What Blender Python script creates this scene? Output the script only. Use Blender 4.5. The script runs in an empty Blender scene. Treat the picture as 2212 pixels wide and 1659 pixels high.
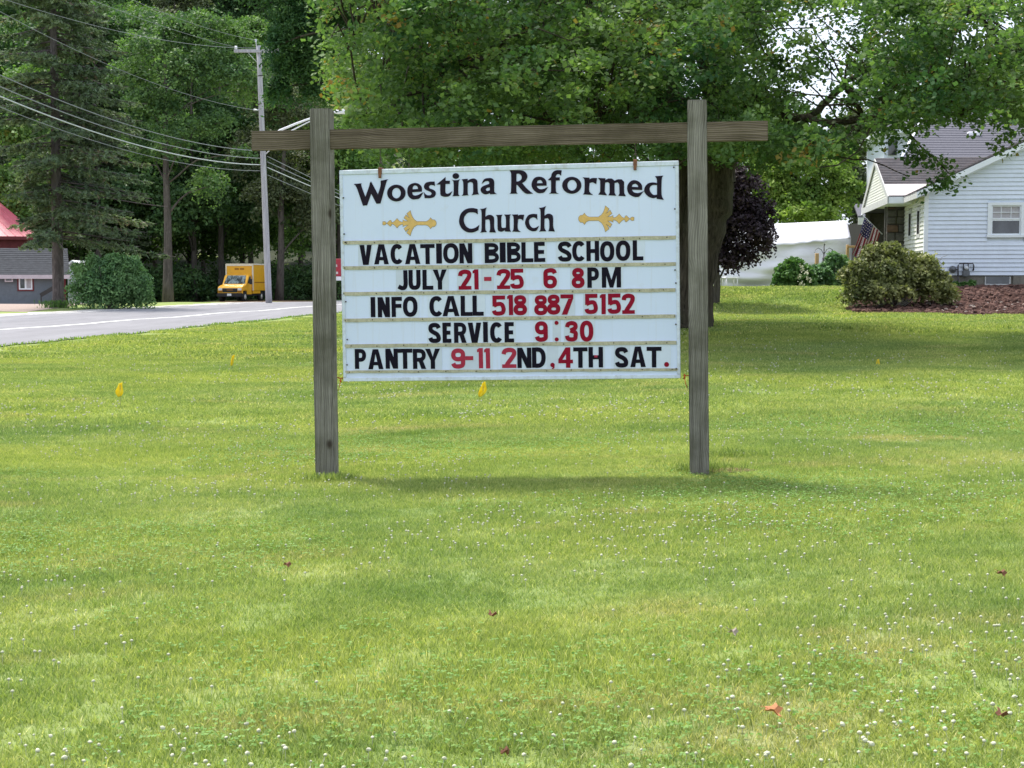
import bpy, bmesh, math, random
import numpy as np
from mathutils import Vector, Matrix

# ------------------------------------------------------------------ camera, world, sun, exposure
SC = bpy.context.scene
COL = SC.collection
F_PX, W_PX, CU, CV, VH = 3200.0, 2212.0, 1106.0, 829.5, 605.0
CAM_Z = 1.41
PITCH = math.atan((CV - VH) / F_PX)
cam_data = bpy.data.cameras.new('camera'); cam = bpy.data.objects.new('camera', cam_data); COL.objects.link(cam)
cam.location = (0, 0, CAM_Z); cam.rotation_euler = (math.pi / 2 - PITCH, 0, 0)
cam_data.sensor_width = 36.0; cam_data.lens = F_PX / W_PX * 36.0
cam_data.clip_start = 0.1; cam_data.clip_end = 3000.0
SC.camera = cam

SUN_FROM = Vector((-0.34, 0.42, 1.0)).normalized()
SUN_EL = math.asin(SUN_FROM.z); SUN_AZ = math.atan2(SUN_FROM.x, SUN_FROM.y)
world = bpy.data.worlds.new('World'); SC.world = world; world.use_nodes = True
wn = world.node_tree; wn.nodes.clear()
w_out = wn.nodes.new('ShaderNodeOutputWorld'); w_bg = wn.nodes.new('ShaderNodeBackground')
w_sky = wn.nodes.new('ShaderNodeTexSky'); w_sky.sky_type = 'NISHITA'; w_sky.sun_disc = False
w_sky.sun_elevation = SUN_EL; w_sky.sun_rotation = SUN_AZ; w_sky.dust_density = 3.0; w_sky.air_density = 1.0
w_hsv = wn.nodes.new('ShaderNodeHueSaturation'); w_hsv.inputs['Saturation'].default_value = 0.75; w_hsv.inputs['Value'].default_value = 1.0
w_mix = wn.nodes.new('ShaderNodeMix'); w_mix.data_type = 'RGBA'
w_noi = wn.nodes.new('ShaderNodeTexNoise'); w_noi.inputs['Scale'].default_value = 2.2; w_noi.inputs['Detail'].default_value = 5
w_tc = wn.nodes.new('ShaderNodeTexCoord'); w_map = wn.nodes.new('ShaderNodeMapping'); w_map.inputs['Scale'].default_value = (1, 1, 3)
w_ramp = wn.nodes.new('ShaderNodeValToRGB'); w_ramp.color_ramp.elements[0].position = 0.35; w_ramp.color_ramp.elements[1].position = 0.62
w_ramp.color_ramp.elements[0].color = (0.45, 0.45, 0.45, 1); w_ramp.color_ramp.elements[1].color = (0.9, 0.9, 0.9, 1)
wn.links.new(w_tc.outputs['Generated'], w_map.inputs[0]); wn.links.new(w_map.outputs[0], w_noi.inputs[0])
wn.links.new(w_noi.outputs[0], w_ramp.inputs[0]); wn.links.new(w_ramp.outputs[0], w_mix.inputs[0])
wn.links.new(w_sky.outputs[0], w_hsv.inputs['Color']); wn.links.new(w_hsv.outputs[0], w_mix.inputs[6])
w_mix.inputs[7].default_value = (8.0, 8.9, 10.4, 1)          # thin bright cloud over the clear sky
wn.links.new(w_mix.outputs[2], w_bg.inputs['Color']); w_bg.inputs['Strength'].default_value = 0.108
wn.links.new(w_bg.outputs[0], w_out.inputs[0])

sun_data = bpy.data.lights.new('sun', 'SUN'); sun = bpy.data.objects.new('sun', sun_data); COL.objects.link(sun)
sun_data.energy = 4.0; sun_data.angle = math.radians(9.0); sun_data.color = (1.0, 0.95, 0.86)
sun.rotation_euler = SUN_FROM.to_track_quat('Z', 'Y').to_euler(); sun.location = (0, 0, 60)

SC.view_settings.view_transform = 'Standard'; SC.view_settings.look = 'None'
SC.view_settings.exposure = 0.70; SC.view_settings.gamma = 1.0; SC.view_settings.use_curve_mapping = False
SC.render.resolution_x = 1024; SC.render.resolution_y = 768
SC.cycles.max_bounces = 8; SC.cycles.transparent_max_bounces = 8; SC.cycles.diffuse_bounces = 4

# ------------------------------------------------------------------ helpers
RNG = np.random.default_rng(7)
random.seed(7)
CP, SP = math.cos(PITCH), math.sin(PITCH)
CAM = Vector((0, 0, CAM_Z))
def ray(u, v):
    a = (u - CU) / F_PX; b = (CV - v) / F_PX
    return Vector((a, CP + SP * b, -SP + CP * b))
def at(u, v, Y):                     # the place at depth Y that the photograph shows at u, v
    d = ray(u, v); return CAM + d * (Y / d.y)
def onplane(u, v, p, n):
    d = ray(u, v); return CAM + d * ((Vector(p) - CAM).dot(Vector(n)) / d.dot(Vector(n)))

def ss(a, b, x):
    t = np.clip((np.asarray(x, float) - a) / (b - a), 0, 1); return t * t * (3 - 2 * t)
def H(x, y):                         # height of the terrain
    x = np.asarray(x, float); y = np.asarray(y, float)
    right = ss(-4, 2.8, x)
    r = 0.22 * ss(12, 21, y) + 0.28 * ss(20, 29, y) + 0.05 * ss(29, 36, y) + 0.62 * ss(35.5, 41.5, y) - 0.12 * ss(45, 51, y)
    z = right * r
    z = z - 0.2 * ss(93, 108, y) * ss(5, -8, x) - 0.28 * ss(-21, -30, x) * ss(85, 100, y)
    z = z + 48 * ss(135, 330, y) * ss(10, -40, x) + 3 * ss(200, 400, y)
    z = z + .022 * np.clip(x, -3, 3) * ss(22, 12, y)
    z = z + (.15 + .85 * ss(11.5, 18, y)) * (0.014 * np.sin(x * 1.9 + 0.7 * y) * np.sin(y * 1.3 - x * .4) + 0.02 * np.sin(x * .7 + 1) * np.cos(y * .55))
    return z
def Hs(x, y): return float(H(x, y))

def tag(o, label=None, cat=None, group=None, kind=None):
    if label: o['label'] = label
    if cat: o['category'] = cat
    if group: o['group'] = group
    if kind: o['kind'] = kind
    return o
def empty(name, label, cat, loc=(0, 0, 0), rz=0, group=None):
    o = bpy.data.objects.new(name, None); COL.objects.link(o); o.location = loc; o.rotation_euler = (0, 0, rz)
    o.empty_display_size = 0.2
    return tag(o, label, cat, group)
def obj(name, me, mat=None, parent=None, kind=None, label=None):
    o = bpy.data.objects.new(name, me); COL.objects.link(o)
    if mat is not None and len(me.materials) == 0: me.materials.append(mat)
    if parent is not None: o.parent = parent
    if kind: o['kind'] = kind
    if label: o['label'] = label
    return o
def copy_thing(root, loc, rz=0, scale=None, label=None):
    c = root.copy(); COL.objects.link(c); c.location = loc; c.rotation_euler = (0, 0, rz)
    if scale is not None: c.scale = (scale, scale, scale)
    if label: c['label'] = label
    for ch in list(root.children):
        k = ch.copy(); COL.objects.link(k); k.parent = c
        for g in list(ch.children):
            m = g.copy(); COL.objects.link(m); m.parent = k
    return c

class MB:                            # collects shapes into one mesh
    def __init__(s): s.v = []; s.f = []; s.sm = []
    def add(s, vs, fs, smooth=False):
        n = len(s.v); s.v += [tuple(p) for p in vs]; s.f += [tuple(i + n for i in f) for f in fs]; s.sm += [smooth] * len(fs)
        return s
    def box(s, x0, x1, y0, y1, z0, z1, M=None):
        vs = [Vector(p) for p in ((x0,y0,z0),(x1,y0,z0),(x1,y1,z0),(x0,y1,z0),(x0,y0,z1),(x1,y0,z1),(x1,y1,z1),(x0,y1,z1))]
        if M: vs = [M @ p for p in vs]
        return s.add(vs, [(0,3,2,1),(4,5,6,7),(0,1,5,4),(1,2,6,5),(2,3,7,6),(3,0,4,7)])
    def hexa(s, vs): return s.add(vs, [(0,3,2,1),(4,5,6,7),(0,1,5,4),(1,2,6,5),(2,3,7,6),(3,0,4,7)])
    def slab(s, pts, off):           # polygon given a thickness
        off = Vector(off); n = len(pts); P = [Vector(p) for p in pts]
        return s.add(P + [p + off for p in P], [tuple(range(n)), tuple(range(2*n-1, n-1, -1))] + [(i, i+n, (i+1) % n + n, (i+1) % n) for i in range(n)])
    def tube(s, pts, rad, sides=6, cap=True):
        P = [Vector(p) for p in pts]; n = len(P)
        if not hasattr(rad, '__len__'): rad = [rad] * n
        ref = Vector((0, 0, 1)); vs = []
        for i in range(n):
            t = (P[min(i+1, n-1)] - P[max(i-1, 0)])
            if t.length < 1e-9: t = Vector((0, 0, 1))
            t.normalize()
            a = t.cross(ref if abs(t.z) < .95 else Vector((1, 0, 0))).normalized(); b = t.cross(a)
            for k in range(sides):
                w = 2 * math.pi * k / sides; vs.append(P[i] + (a * math.cos(w) + b * math.sin(w)) * rad[i])
        fs = [(i*sides+k, i*sides+(k+1) % sides, (i+1)*sides+(k+1) % sides, (i+1)*sides+k) for i in range(n-1) for k in range(sides)]
        if cap: fs += [tuple(range(sides-1, -1, -1)), tuple((n-1)*sides+k for k in range(sides))]
        return s.add(vs, fs, True)
    def disc(s, c, r, axis, h, sides=16, r2=None):
        c = Vector(c); ax = Vector(axis).normalized(); return s.tube([c, c + ax * h], [r, r2 if r2 is not None else r], sides)
    def mesh(s, name):
        me = bpy.data.meshes.new(name); me.from_pydata(s.v, [], s.f); me.polygons.foreach_set('use_smooth', s.sm)
        me.validate(); me.update(); return me
    def build(s, name, mat, parent=None, kind=None, label=None): return obj(name, s.mesh(name), mat, parent, kind, label)
    def bevel(s, name, mat, parent=None, w=0.01, seg=1, label=None):
        me = s.mesh(name); bm = bmesh.new(); bm.from_mesh(me)
        bmesh.ops.recalc_face_normals(bm, faces=bm.faces)
        bmesh.ops.bevel(bm, geom=list(bm.edges), offset=w, segments=seg, affect='EDGES', clamp_overlap=True); bm.to_mesh(me); bm.free()
        return obj(name, me, mat, parent, None, label)

def fast_mesh(name, V, FI, fs, attr=None, smooth=False):   # V (n,3), FI flat indices, fs corners per face
    me = bpy.data.meshes.new(name); nf = len(FI) // fs
    me.vertices.add(len(V)); me.vertices.foreach_set('co', np.asarray(V, np.float32).ravel())
    me.loops.add(len(FI)); me.loops.foreach_set('vertex_index', np.asarray(FI, np.int32))
    me.polygons.add(nf); me.polygons.foreach_set('loop_start', np.arange(nf, dtype=np.int32) * fs)
    me.polygons.foreach_set('loop_total', np.full(nf, fs, np.int32))
    if smooth: me.polygons.foreach_set('use_smooth', np.ones(nf, bool))
    if attr is not None:
        a = me.attributes.new('tint', 'FLOAT', 'FACE'); a.data.foreach_set('value', np.asarray(attr, np.float32))
    me.update(calc_edges=True); return me

def nrm(a): return a / (np.linalg.norm(a, axis=1, keepdims=True) + 1e-9)
def leaf_mesh(name, P, Nn, size, tint, aspect=.62, axis=None, rng=RNG, fold=.25):
    n = len(P); Nn = nrm(Nn)
    A = rng.normal(size=(n, 3)) if axis is None else axis
    A = nrm(A - Nn * (A * Nn).sum(1, keepdims=True)); B = np.cross(Nn, A)
    s = np.broadcast_to(np.asarray(size, float), (n,))[:, None]
    v = np.empty((n, 4, 3)); v[:, 0] = P - A * s * .5
    v[:, 1] = P + B * s * aspect * .5 - Nn * s * fold * .4 + A * s * .05
    v[:, 2] = P + A * s * .5 - Nn * s * fold * .6
    v[:, 3] = P - B * s * aspect * .5 - Nn * s * fold * .4 + A * s * .05
    i = (np.arange(n) * 4)[:, None]; F = np.concatenate([i, i + 1, i + 2, i, i + 2, i + 3], 1)
    return fast_mesh(name, v.reshape(-1, 3), F.ravel(), 3, np.repeat(tint, 2))

# ------------------------------------------------------------------ materials
class NT:
    def __init__(s, name):
        s.m = bpy.data.materials.new(name); s.m.use_nodes = True; s.t = s.m.node_tree; s.t.nodes.clear()
        s.out = s.n('ShaderNodeOutputMaterial')
    def n(s, ty, **kw):
        x = s.t.nodes.new(ty)
        for k, v in kw.items(): setattr(x, k, v)
        return x
    def l(s, a, b): s.t.links.new(a, b)
    def val(s, sock, v):
        if hasattr(v, 'is_linked') or hasattr(v, 'node'): s.l(v, sock)
        else: sock.default_value = v
    def obj(s): return s.n('ShaderNodeTexCoord').outputs['Object']
    def pos(s): return s.n('ShaderNodeNewGeometry').outputs['Position']
    def map(s, vec, scale=(1,1,1), loc=(0,0,0), rot=(0,0,0)):
        m = s.n('ShaderNodeMapping'); s.l(vec, m.inputs[0]); m.inputs['Scale'].default_value = scale; m.inputs['Location'].default_value = loc; m.inputs['Rotation'].default_value = rot; return m.outputs[0]
    def noise(s, vec, scale=5, detail=4, rough=.55, dist=0):
        x = s.n('ShaderNodeTexNoise'); s.l(vec, x.inputs['Vector']); x.inputs['Scale'].default_value = scale; x.inputs['Detail'].default_value = detail
        x.inputs['Roughness'].default_value = rough; x.inputs['Distortion'].default_value = dist; return x.outputs[0]
    def ramp(s, fac, stops, interp='LINEAR'):
        r = s.n('ShaderNodeValToRGB'); s.l(fac, r.inputs[0]); e = r.color_ramp; e.interpolation = interp
        while len(e.elements) < len(stops): e.elements.new(.5)
        for el, (p, c) in zip(e.elements, stops):
            el.position = p; el.color = (*c, 1) if hasattr(c, '__len__') else (c, c, c, 1)
        return r.outputs[0]
    def mix(s, fac, a, b, mode='MIX'):
        m = s.n('ShaderNodeMix', data_type='RGBA', blend_type=mode); s.val(m.inputs[0], fac)
        for i, c in ((6, a), (7, b)):
            if isinstance(c, tuple): c = (*c, 1) if len(c) == 3 else c
            s.val(m.inputs[i], c)
        return m.outputs[2]
    def math(s, op, a, b=0.0):
        m = s.n('ShaderNodeMath', operation=op); s.val(m.inputs[0], a); s.val(m.inputs[1], b); return m.outputs[0]
    def bump(s, h, strength=.3, dist=.01):
        b = s.n('ShaderNodeBump'); s.l(h, b.inputs['Height']); b.inputs['Strength'].default_value = strength; b.inputs['Distance'].default_value = dist; return b.outputs[0]
    def bsdf(s, col, rough=.6, normal=None, metal=0, spec=.5):
        p = s.n('ShaderNodeBsdfPrincipled')
        if isinstance(col, tuple): col = (*col, 1)
        s.val(p.inputs['Base Color'], col); s.val(p.inputs['Roughness'], rough); p.inputs['Metallic'].default_value = metal
        p.inputs['Specular IOR Level'].default_value = spec
        if normal is not None: s.l(normal, p.inputs['Normal'])
        s.l(p.outputs[0], s.out.inputs[0]); s.p = p; return s.m

def paint(name, col, rough=.5, var=.12, scale=3, dirt=None, spec=.4, metal=0, bump=0):
    t = NT(name); v = t.obj(); n1 = t.noise(v, scale, 5); n2 = t.noise(v, scale * 7, 4)
    f = t.math('MULTIPLY', n1, n2); c0 = tuple(c * (1 - var) for c in col); c1 = tuple(min(1, c * (1 + var)) for c in col)
    c = t.ramp(f, [(.12, c0), (.4, c1)])
    if dirt: c = t.mix(t.ramp(t.noise(v, scale * 2.3, 6, .65), [(.5, 0.0), (.75, .6)]), c, dirt)
    return t.bsdf(c, rough, t.bump(n2, bump) if bump else None, metal, spec)

def foliage(name, dark, mid, light, trans=.35, dead=None):
    t = NT(name); a = t.n('ShaderNodeAttribute', attribute_name='tint').outputs['Fac']
    st = [(0.0, dark), (.5, mid), (.93, light)]
    if dead: st.append((1.0, dead))
    c = t.ramp(a, st)
    c = t.mix(t.ramp(t.noise(t.obj(), .7, 3), [(.35, 0.0), (.65, .35)]), c, tuple(min(1, x) for x in (light[0]*1.05, light[1]*.9, light[2]*.8)))
    d = t.n('ShaderNodeBsdfPrincipled'); t.l(c, d.inputs['Base Color']); d.inputs['Roughness'].default_value = .6; d.inputs['Specular IOR Level'].default_value = .25
    tr = t.n('ShaderNodeBsdfTranslucent'); t.l(t.mix(1.0, c, (1.12, 1.32, .62), 'MULTIPLY'), tr.inputs[0])
    m = t.n('ShaderNodeMixShader'); m.inputs[0].default_value = trans; t.l(d.outputs[0], m.inputs[1]); t.l(tr.outputs[0], m.inputs[2]); t.l(m.outputs[0], t.out.inputs[0])
    return t.m

def bark(name, c0, c1, zs=1.2, sc=9, moss=None):
    t = NT(name); v = t.map(t.obj(), (sc, sc, zs)); n = t.noise(v, 1.0, 7, .7, 1.2)
    c = t.ramp(n, [(.32, c0), (.68, c1)])
    if moss: c = t.mix(t.ramp(t.noise(t.obj(), 1.1, 4), [(.5, 0.0), (.65, .7)]), c, moss)
    return t.bsdf(c, .95, t.bump(n, .9, .03), 0, .1)

def lawn_colour(t, blade=False):
    p = t.pos(); flat = t.map(p, (1, 1, 0))
    big = t.noise(t.map(flat, (.16, .32, 1)), 1.0, 3, .5); mid = t.noise(t.map(flat, (.7, 1.3, 1)), 1.0, 5, .6); fine = t.noise(flat, 9, 4, .6)
    c = t.ramp(mid, [(.3, (.195, .285, .102)), (.5, (.315, .390, .155)), (.72, (.425, .460, .215))])
    c = t.mix(t.ramp(big, [(.4, 0.0), (.62, .6)]), c, (.43, .47, .145))
    cool = t.noise(t.map(flat, (.35, .6, 1), (13, 5, 0)), 1.0, 4, .6)
    c = t.mix(t.ramp(cool, [(.52, 0.0), (.68, .5)]), c, (.21, .31, .145))
    dry = t.noise(t.map(flat, (.42, .95, 1), (3, 31, 0)), 1.0, 6, .68)
    c = t.mix(t.ramp(dry, [(.55, 0.0), (.68, .65)]), c, (.50, .44, .25))
    c = t.mix(t.ramp(fine, [(.35, .35), (.6, 0.0)]), c, (.16, .25, .06))
    return c

def wood(name, c0, c1, c2, axis='z', off=(0, 0, 0)):
    t = NT(name); v = t.obj()
    sc = (1, 1, .085) if axis == 'z' else (.085, 1, 1)
    w = t.map(v, sc, off); nz = t.noise(w, 7, 3, .5)
    add = t.n('ShaderNodeVectorMath', operation='ADD'); t.l(w, add.inputs[0])
    sc2 = t.n('ShaderNodeVectorMath', operation='SCALE'); cc = t.n('ShaderNodeTexNoise'); t.l(t.map(v, (1.5, 1.5, 1.15) if axis == 'z' else (1.15, 1.5, 1.5)), cc.inputs[0]); cc.inputs['Scale'].default_value = 1.5; cc.inputs['Detail'].default_value = 2.5
    t.l(cc.outputs['Color'], sc2.inputs[0]); sc2.inputs['Scale'].default_value = .13; t.l(sc2.outputs[0], add.inputs[1])
    wv = t.n('ShaderNodeTexWave', wave_type='RINGS', rings_direction='Z' if axis == 'z' else 'X'); t.l(add.outputs[0], wv.inputs[0])
    wv.inputs['Scale'].default_value = 21; wv.inputs['Distortion'].default_value = 1.4; wv.inputs['Detail'].default_value = 5; wv.inputs['Detail Scale'].default_value = 1.2
    g = t.noise(t.map(v, (75, 75, 1.8) if axis == 'z' else (1.8, 75, 75)), 1.0, 5, .65)
    blot = t.noise(v, 2.6, 5, .6)
    c = t.ramp(wv.outputs[0], [(.1, c0), (.55, c1), (.95, c2)])
    c = t.mix(.76, c, t.ramp(g, [(.3, c0), (.7, c2)]))
    c = t.mix(t.ramp(blot, [(.4, 0.0), (.68, .7)]), c, (c0[0]*.9, c0[1]*.95, c0[2]*.75))
    kn = t.n('ShaderNodeTexVoronoi', feature='F1'); t.l(t.map(v, (2.2, 2.2, 1.5) if axis == 'z' else (1.5, 2.2, 2.6), (.3, .1, .4)), kn.inputs[0]); kn.inputs['Scale'].default_value = 1.6
    c = t.mix(t.ramp(kn.outputs['Distance'], [(.05, .9), (.11, 0.0)]), c, (.04, .03, .022))
    crack = t.ramp(t.noise(t.map(v, (26, 26, .5) if axis == 'z' else (.5, 26, 26), (4, 2, 1)), 1.0, 3, .5), [(.30, 1.0), (.345, 0.0)])
    c = t.mix(crack, c, (.035, .027, .02))
    h = t.math('ADD', g, wv.outputs[0])
    return t.bsdf(c, .9, t.bump(h, .5, .006), 0, .15)

M = {}
M['post'] = wood('weathered post wood', (.080, .073, .062), (.185, .170, .145), (.35, .33, .29), 'z', (.03, .05, 0))
M['beam'] = wood('weathered crossbar wood', (.060, .045, .032), (.125, .095, .068), (.235, .19, .14), 'x', (0, .05, .03))
M['panel'] = paint('white sign panel', (.69, .755, .89), .4, .02, 1.4, (.64, .70, .83), .5)
t = NT('white sign panel'); v = t.obj(); c = t.ramp(t.noise(v, 1.4, 5), [(.3, (.60, .68, .85)), (.7, (.645, .715, .89))]); st_n = t.noise(t.map(v, (26, 1, 1.1)), 1.0, 5, .6)
c = t.mix(t.ramp(st_n, [(.56, 0.0), (.8, .38)]), c, (.50, .48, .44)); c = t.mix(t.ramp(t.noise(v, 9, 6, .7), [(.6, 0.0), (.8, .35)]), c, (.50, .50, .48)); M['panel'] = t.bsdf(c, .45, None, 0, .35)
M['panelframe'] = paint('white sign edging', (.62, .68, .78), .4, .1, 6, (.30, .27, .22))
M['card'] = paint('clear letter card', (.60, .665, .78), .3, .03, 3)
M['card2'] = paint('greyer letter card', (.54, .595, .69), .3, .04, 3)
M['ink'] = paint('black lettering', (.006, .004, .012), .65, .3, 6, None, .12)
M['inkred'] = paint('red lettering', (.25, .004, .022), .6, .15, 5, None, .12)
M['inkfade'] = paint('faded red lettering', (.36, .030, .060), .6, .15, 5, None, .12)
M['header'] = paint('dark header lettering', (.016, .010, .020), .65, .3, 12, None, .12)
M['gold'] = paint('gold ornament', (.66, .42, .13), .5, .12, 18)
M['goldline'] = paint('ornament outline', (.16, .13, .11), .6)
M['rail'] = paint('letter rail', (.50, .46, .36), .5, .2, 14, (.17, .14, .09))
M['nail'] = paint('nail heads', (.06, .045, .035), .6)
M['rust'] = paint('rusty clip', (.20, .085, .045), .8, .4, 40)
M['orange'] = paint('orange cord', (.55, .10, .02), .7)
M['flagyellow'] = None
t = NT('yellow marker plastic'); c = t.ramp(t.noise(t.obj(), 30, 3), [(.3, (.88, .66, .03)), (.7, (.95, .80, .08))])
d = t.n('ShaderNodeBsdfDiffuse'); t.l(c, d.inputs[0]); tr = t.n('ShaderNodeBsdfTranslucent'); t.l(c, tr.inputs[0]); m = t.n('ShaderNodeMixShader'); m.inputs[0].default_value = .4
t.l(d.outputs[0], m.inputs[1]); t.l(tr.outputs[0], m.inputs[2]); t.l(m.outputs[0], t.out.inputs[0]); M['flagyellow'] = t.m
M['wirestem'] = paint('thin steel stem', (.18, .18, .16), .5)
t = NT('lawn soil and turf'); c = lawn_colour(t); c = t.mix(.40, c, (.07, .10, .025)); M['lawn'] = t.bsdf(c, .95, t.bump(t.noise(t.map(t.pos(), (1,1,0)), 22, 5, .7), .6, .03), 0, .05)
t = NT('grass blades'); c = lawn_colour(t); a = t.n('ShaderNodeAttribute', attribute_name='tint').outputs['Fac']
c = t.mix(1.0, c, t.ramp(a, [(0.0, (.45, .55, .45)), (.5, (1, 1, 1)), (.93, (1.3, 1.22, 1.15)), (.96, (1.8, 1.45, 1.9)), (1.0, (2.3, 1.8, 2.6))]), 'MULTIPLY')
d = t.n('ShaderNodeBsdfDiffuse'); t.l(c, d.inputs[0]); tr = t.n('ShaderNodeBsdfTranslucent'); t.l(t.mix(1.0, c, (1.25, 1.3, .6), 'MULTIPLY'), tr.inputs[0]); m = t.n('ShaderNodeMixShader'); m.inputs[0].default_value = .38
t.l(d.outputs[0], m.inputs[1]); t.l(tr.outputs[0], m.inputs[2]); t.l(m.outputs[0], t.out.inputs[0]); M['grass'] = t.m
M['clover'] = foliage('clover leaves', (.10, .20, .045), (.16, .29, .065), (.22, .36, .09), .3)
M['blossom'] = paint('clover blossom', (.52, .52, .38), .85, .3, 120)
M['road'] = None
t = NT('asphalt'); p = t.pos(); n1 = t.noise(p, 120, 3, .7); n2 = t.noise(t.map(p, (1, .08, 1)), 1.3, 4); c = t.ramp(n1, [(.3, (.135, .132, .145)), (.7, (.215, .21, .228))])
c = t.mix(t.ramp(n2, [(.45, 0.0), (.6, .35)]), c, (.25, .245, .265)); M['road'] = t.bsdf(t.mix(t.ramp(t.noise(t.map(p, (.6, .9, 1)), 1.0, 7, .75), [(.56, 0.0), (.60, .45), (.64, 0.0)]), c, (.09, .088, .095)), .85, t.bump(n1, .3, .01))
M['roadpaint'] = paint('road paint', (.78, .78, .76), .7, .1, 4, (.4, .4, .4))
M['gravel'] = paint('pale gravel', (.46, .44, .41), .95, .3, 25, (.28, .25, .21), .1, 0, .5)
M['gravelred'] = paint('reddish gravel', (.34, .27, .24), .95, .25, 8, (.25, .2, .16), .1, 0, .5)
M['soil'] = paint('bare soil', (.12, .075, .048), .95, .35, 14, (.2, .14, .08), .1, 0, .8)
M['mulch'] = paint('brown mulch', (.070, .036, .030), .95, .5, 9, (.11, .065, .04), .1, 0, 1.0)
M['chip'] = paint('bark chips', (.115, .058, .045), .9, .5, 3)
M['chiplight'] = paint('pale stone chips', (.38, .31, .27), .9, .3, 6)
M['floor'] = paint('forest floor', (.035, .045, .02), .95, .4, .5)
M['siding'] = paint('white vinyl siding', (.67, .72, .83), .45, .05, 1.1, (.58, .62, .70))
M['sidingside'] = paint('cream side siding', (.70, .70, .65), .5, .1, 2.5, (.42, .41, .33))
M['trim'] = paint('white house trim', (.74, .77, .82), .45, .04, 3)
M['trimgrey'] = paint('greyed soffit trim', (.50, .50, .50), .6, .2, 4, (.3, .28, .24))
t = NT('grey shingles'); v = t.obj(); br = t.n('ShaderNodeTexNoise'); t.l(t.map(v, (5, 9, 9)), br.inputs[0]); br.inputs['Detail'].default_value = 6; br.inputs['Roughness'].default_value = .75
M['shingle'] = t.bsdf(t.ramp(br.outputs[0], [(.3, (.065, .065, .078)), (.52, (.12, .118, .14)), (.7, (.20, .195, .22))]), .95, t.bump(br.outputs[0], .4, .01), 0, .1)
M['shingledark'] = paint('dark grey shingles', (.055, .058, .066), .95, .3, 3, (.09, .09, .10), .1)
M['shinglebrown'] = paint('brown shingles', (.080, .075, .082), .95, .3, 4, (.14, .10, .09), .1)
M['flash'] = paint('weathered flashing', (.55, .48, .48), .5, .2, 3, (.3, .22, .18))
M['stone_a'] = paint('brown field stone', (.13, .085, .06), .9, .35, 9, (.07, .06, .05), .1, 0, .6)
M['stone_b'] = paint('grey field stone', (.10, .095, .085), .9, .35, 9, (.05, .05, .045), .1, 0, .6)
M['mortar'] = paint('mortar', (.12, .105, .09), .95, .2, 20)
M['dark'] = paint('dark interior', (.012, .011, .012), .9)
M['foundation'] = paint('concrete foundation', (.20, .185, .16), .95, .15, 5, (.12, .11, .09), .1, 0, .3)
t = NT('window glass'); v = t.obj(); M['glass'] = t.bsdf(t.ramp(t.noise(v, 2, 3), [(.4, (.015, .017, .022)), (.7, (.06, .065, .075))]), .06, None, 0, .8)
M['curtain'] = paint('pale curtain', (.40, .38, .40), .8, .2, 6)
M['meter'] = paint('gas meter grey', (.12, .125, .14), .5, .25, 20)
M['pipe'] = paint('dark meter pipe', (.055, .05, .055), .5, .2)
t = NT('white tarpaulin'); v = t.obj(); n = t.noise(t.map(v, (.5, .5, 2.2)), 1.3, 4, .55, 1.5); c = t.ramp(n, [(.3, (.84, .82, .88)), (.7, (.90, .89, .93))])
d = t.n('ShaderNodeBsdfDiffuse'); t.l(c, d.inputs[0]); t.l(t.bump(n, .4, .06), d.inputs['Normal']); tr = t.n('ShaderNodeBsdfTranslucent'); t.l(c, tr.inputs[0]); m = t.n('ShaderNodeMixShader'); m.inputs[0].default_value = .15
t.l(d.outputs[0], m.inputs[1]); t.l(tr.outputs[0], m.inputs[2]); t.l(m.outputs[0], t.out.inputs[0]); M['tarp'] = t.m
M['furniture'] = paint('grey white patio furniture', (.55, .57, .60), .4)
M['iron'] = paint('dark iron', (.03, .028, .028), .5)
M['lumber'] = paint('new lumber', (.50, .32, .15), .7, .15, 5)
M['flagblue'] = paint('flag blue', (.03, .028, .10), .8, .1, 4)
M['flagred'] = paint('flag red', (.22, .02, .03), .8, .1, 4)
M['flagwhite'] = paint('flag white', (.60, .50, .50), .8, .08, 4)
M['polewood'] = bark('grey pole wood', (.28, .265, .29), (.50, .48, .52), .5, 8)
M['metal'] = paint('galvanised metal', (.55, .57, .60), .4, .1, 8, None, .5, .3)
M['wire'] = paint('weathered wire', (.22, .24, .25), .6)
M['wirepale'] = paint('bright wire', (.48, .52, .52), .5)
M['yellow'] = paint('yellow truck paint', (.78, .40, .02), .35, .05, 1.5, (.6, .32, .03))
M['cream'] = paint('truck box edging', (.72, .66, .55), .5, .1, 4)
M['black'] = paint('black plastic', (.012, .012, .018), .5)
M['tyre'] = paint('tyre rubber', (.02, .02, .02), .85)
M['rim'] = paint('wheel rim', (.5, .48, .42), .5)
M['lamp'] = paint('headlamp glass', (.7, .72, .75), .15)
M['plate'] = paint('licence plate', (.75, .78, .82), .5)
M['print'] = paint('faded brown print', (.30, .12, .01), .6)
t = NT('windscreen'); M['windscreen'] = t.bsdf(t.ramp(t.noise(t.map(t.obj(), (3, 1, 2)), 1.6, 4, .6), [(.42, (.012, .016, .022)), (.62, (.22, .28, .30))]), .08, None, 0, .9)
M['greywall'] = paint('grey painted wall', (.135, .155, .18), .8, .08, 1.2, (.10, .11, .12))
M['redtrim'] = paint('dark red trim', (.13, .018, .022), .7, .2, 5)
M['redwall'] = paint('dark red siding', (.12, .022, .024), .8, .3, 3)
M['redroof'] = paint('red metal roof', (.56, .13, .165), .45, .1, 1.5, (.45, .10, .13), .4)
M['pinktrim'] = paint('pale fascia', (.48, .42, .46), .7)
M['signred'] = paint('red roadside board', (.38, .03, .05), .6, .15, 4)
M['bark_big'] = bark('dark furrowed bark', (.010, .008, .006), (.125, .103, .078), 1.3, 13, (.07, .072, .045))
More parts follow.
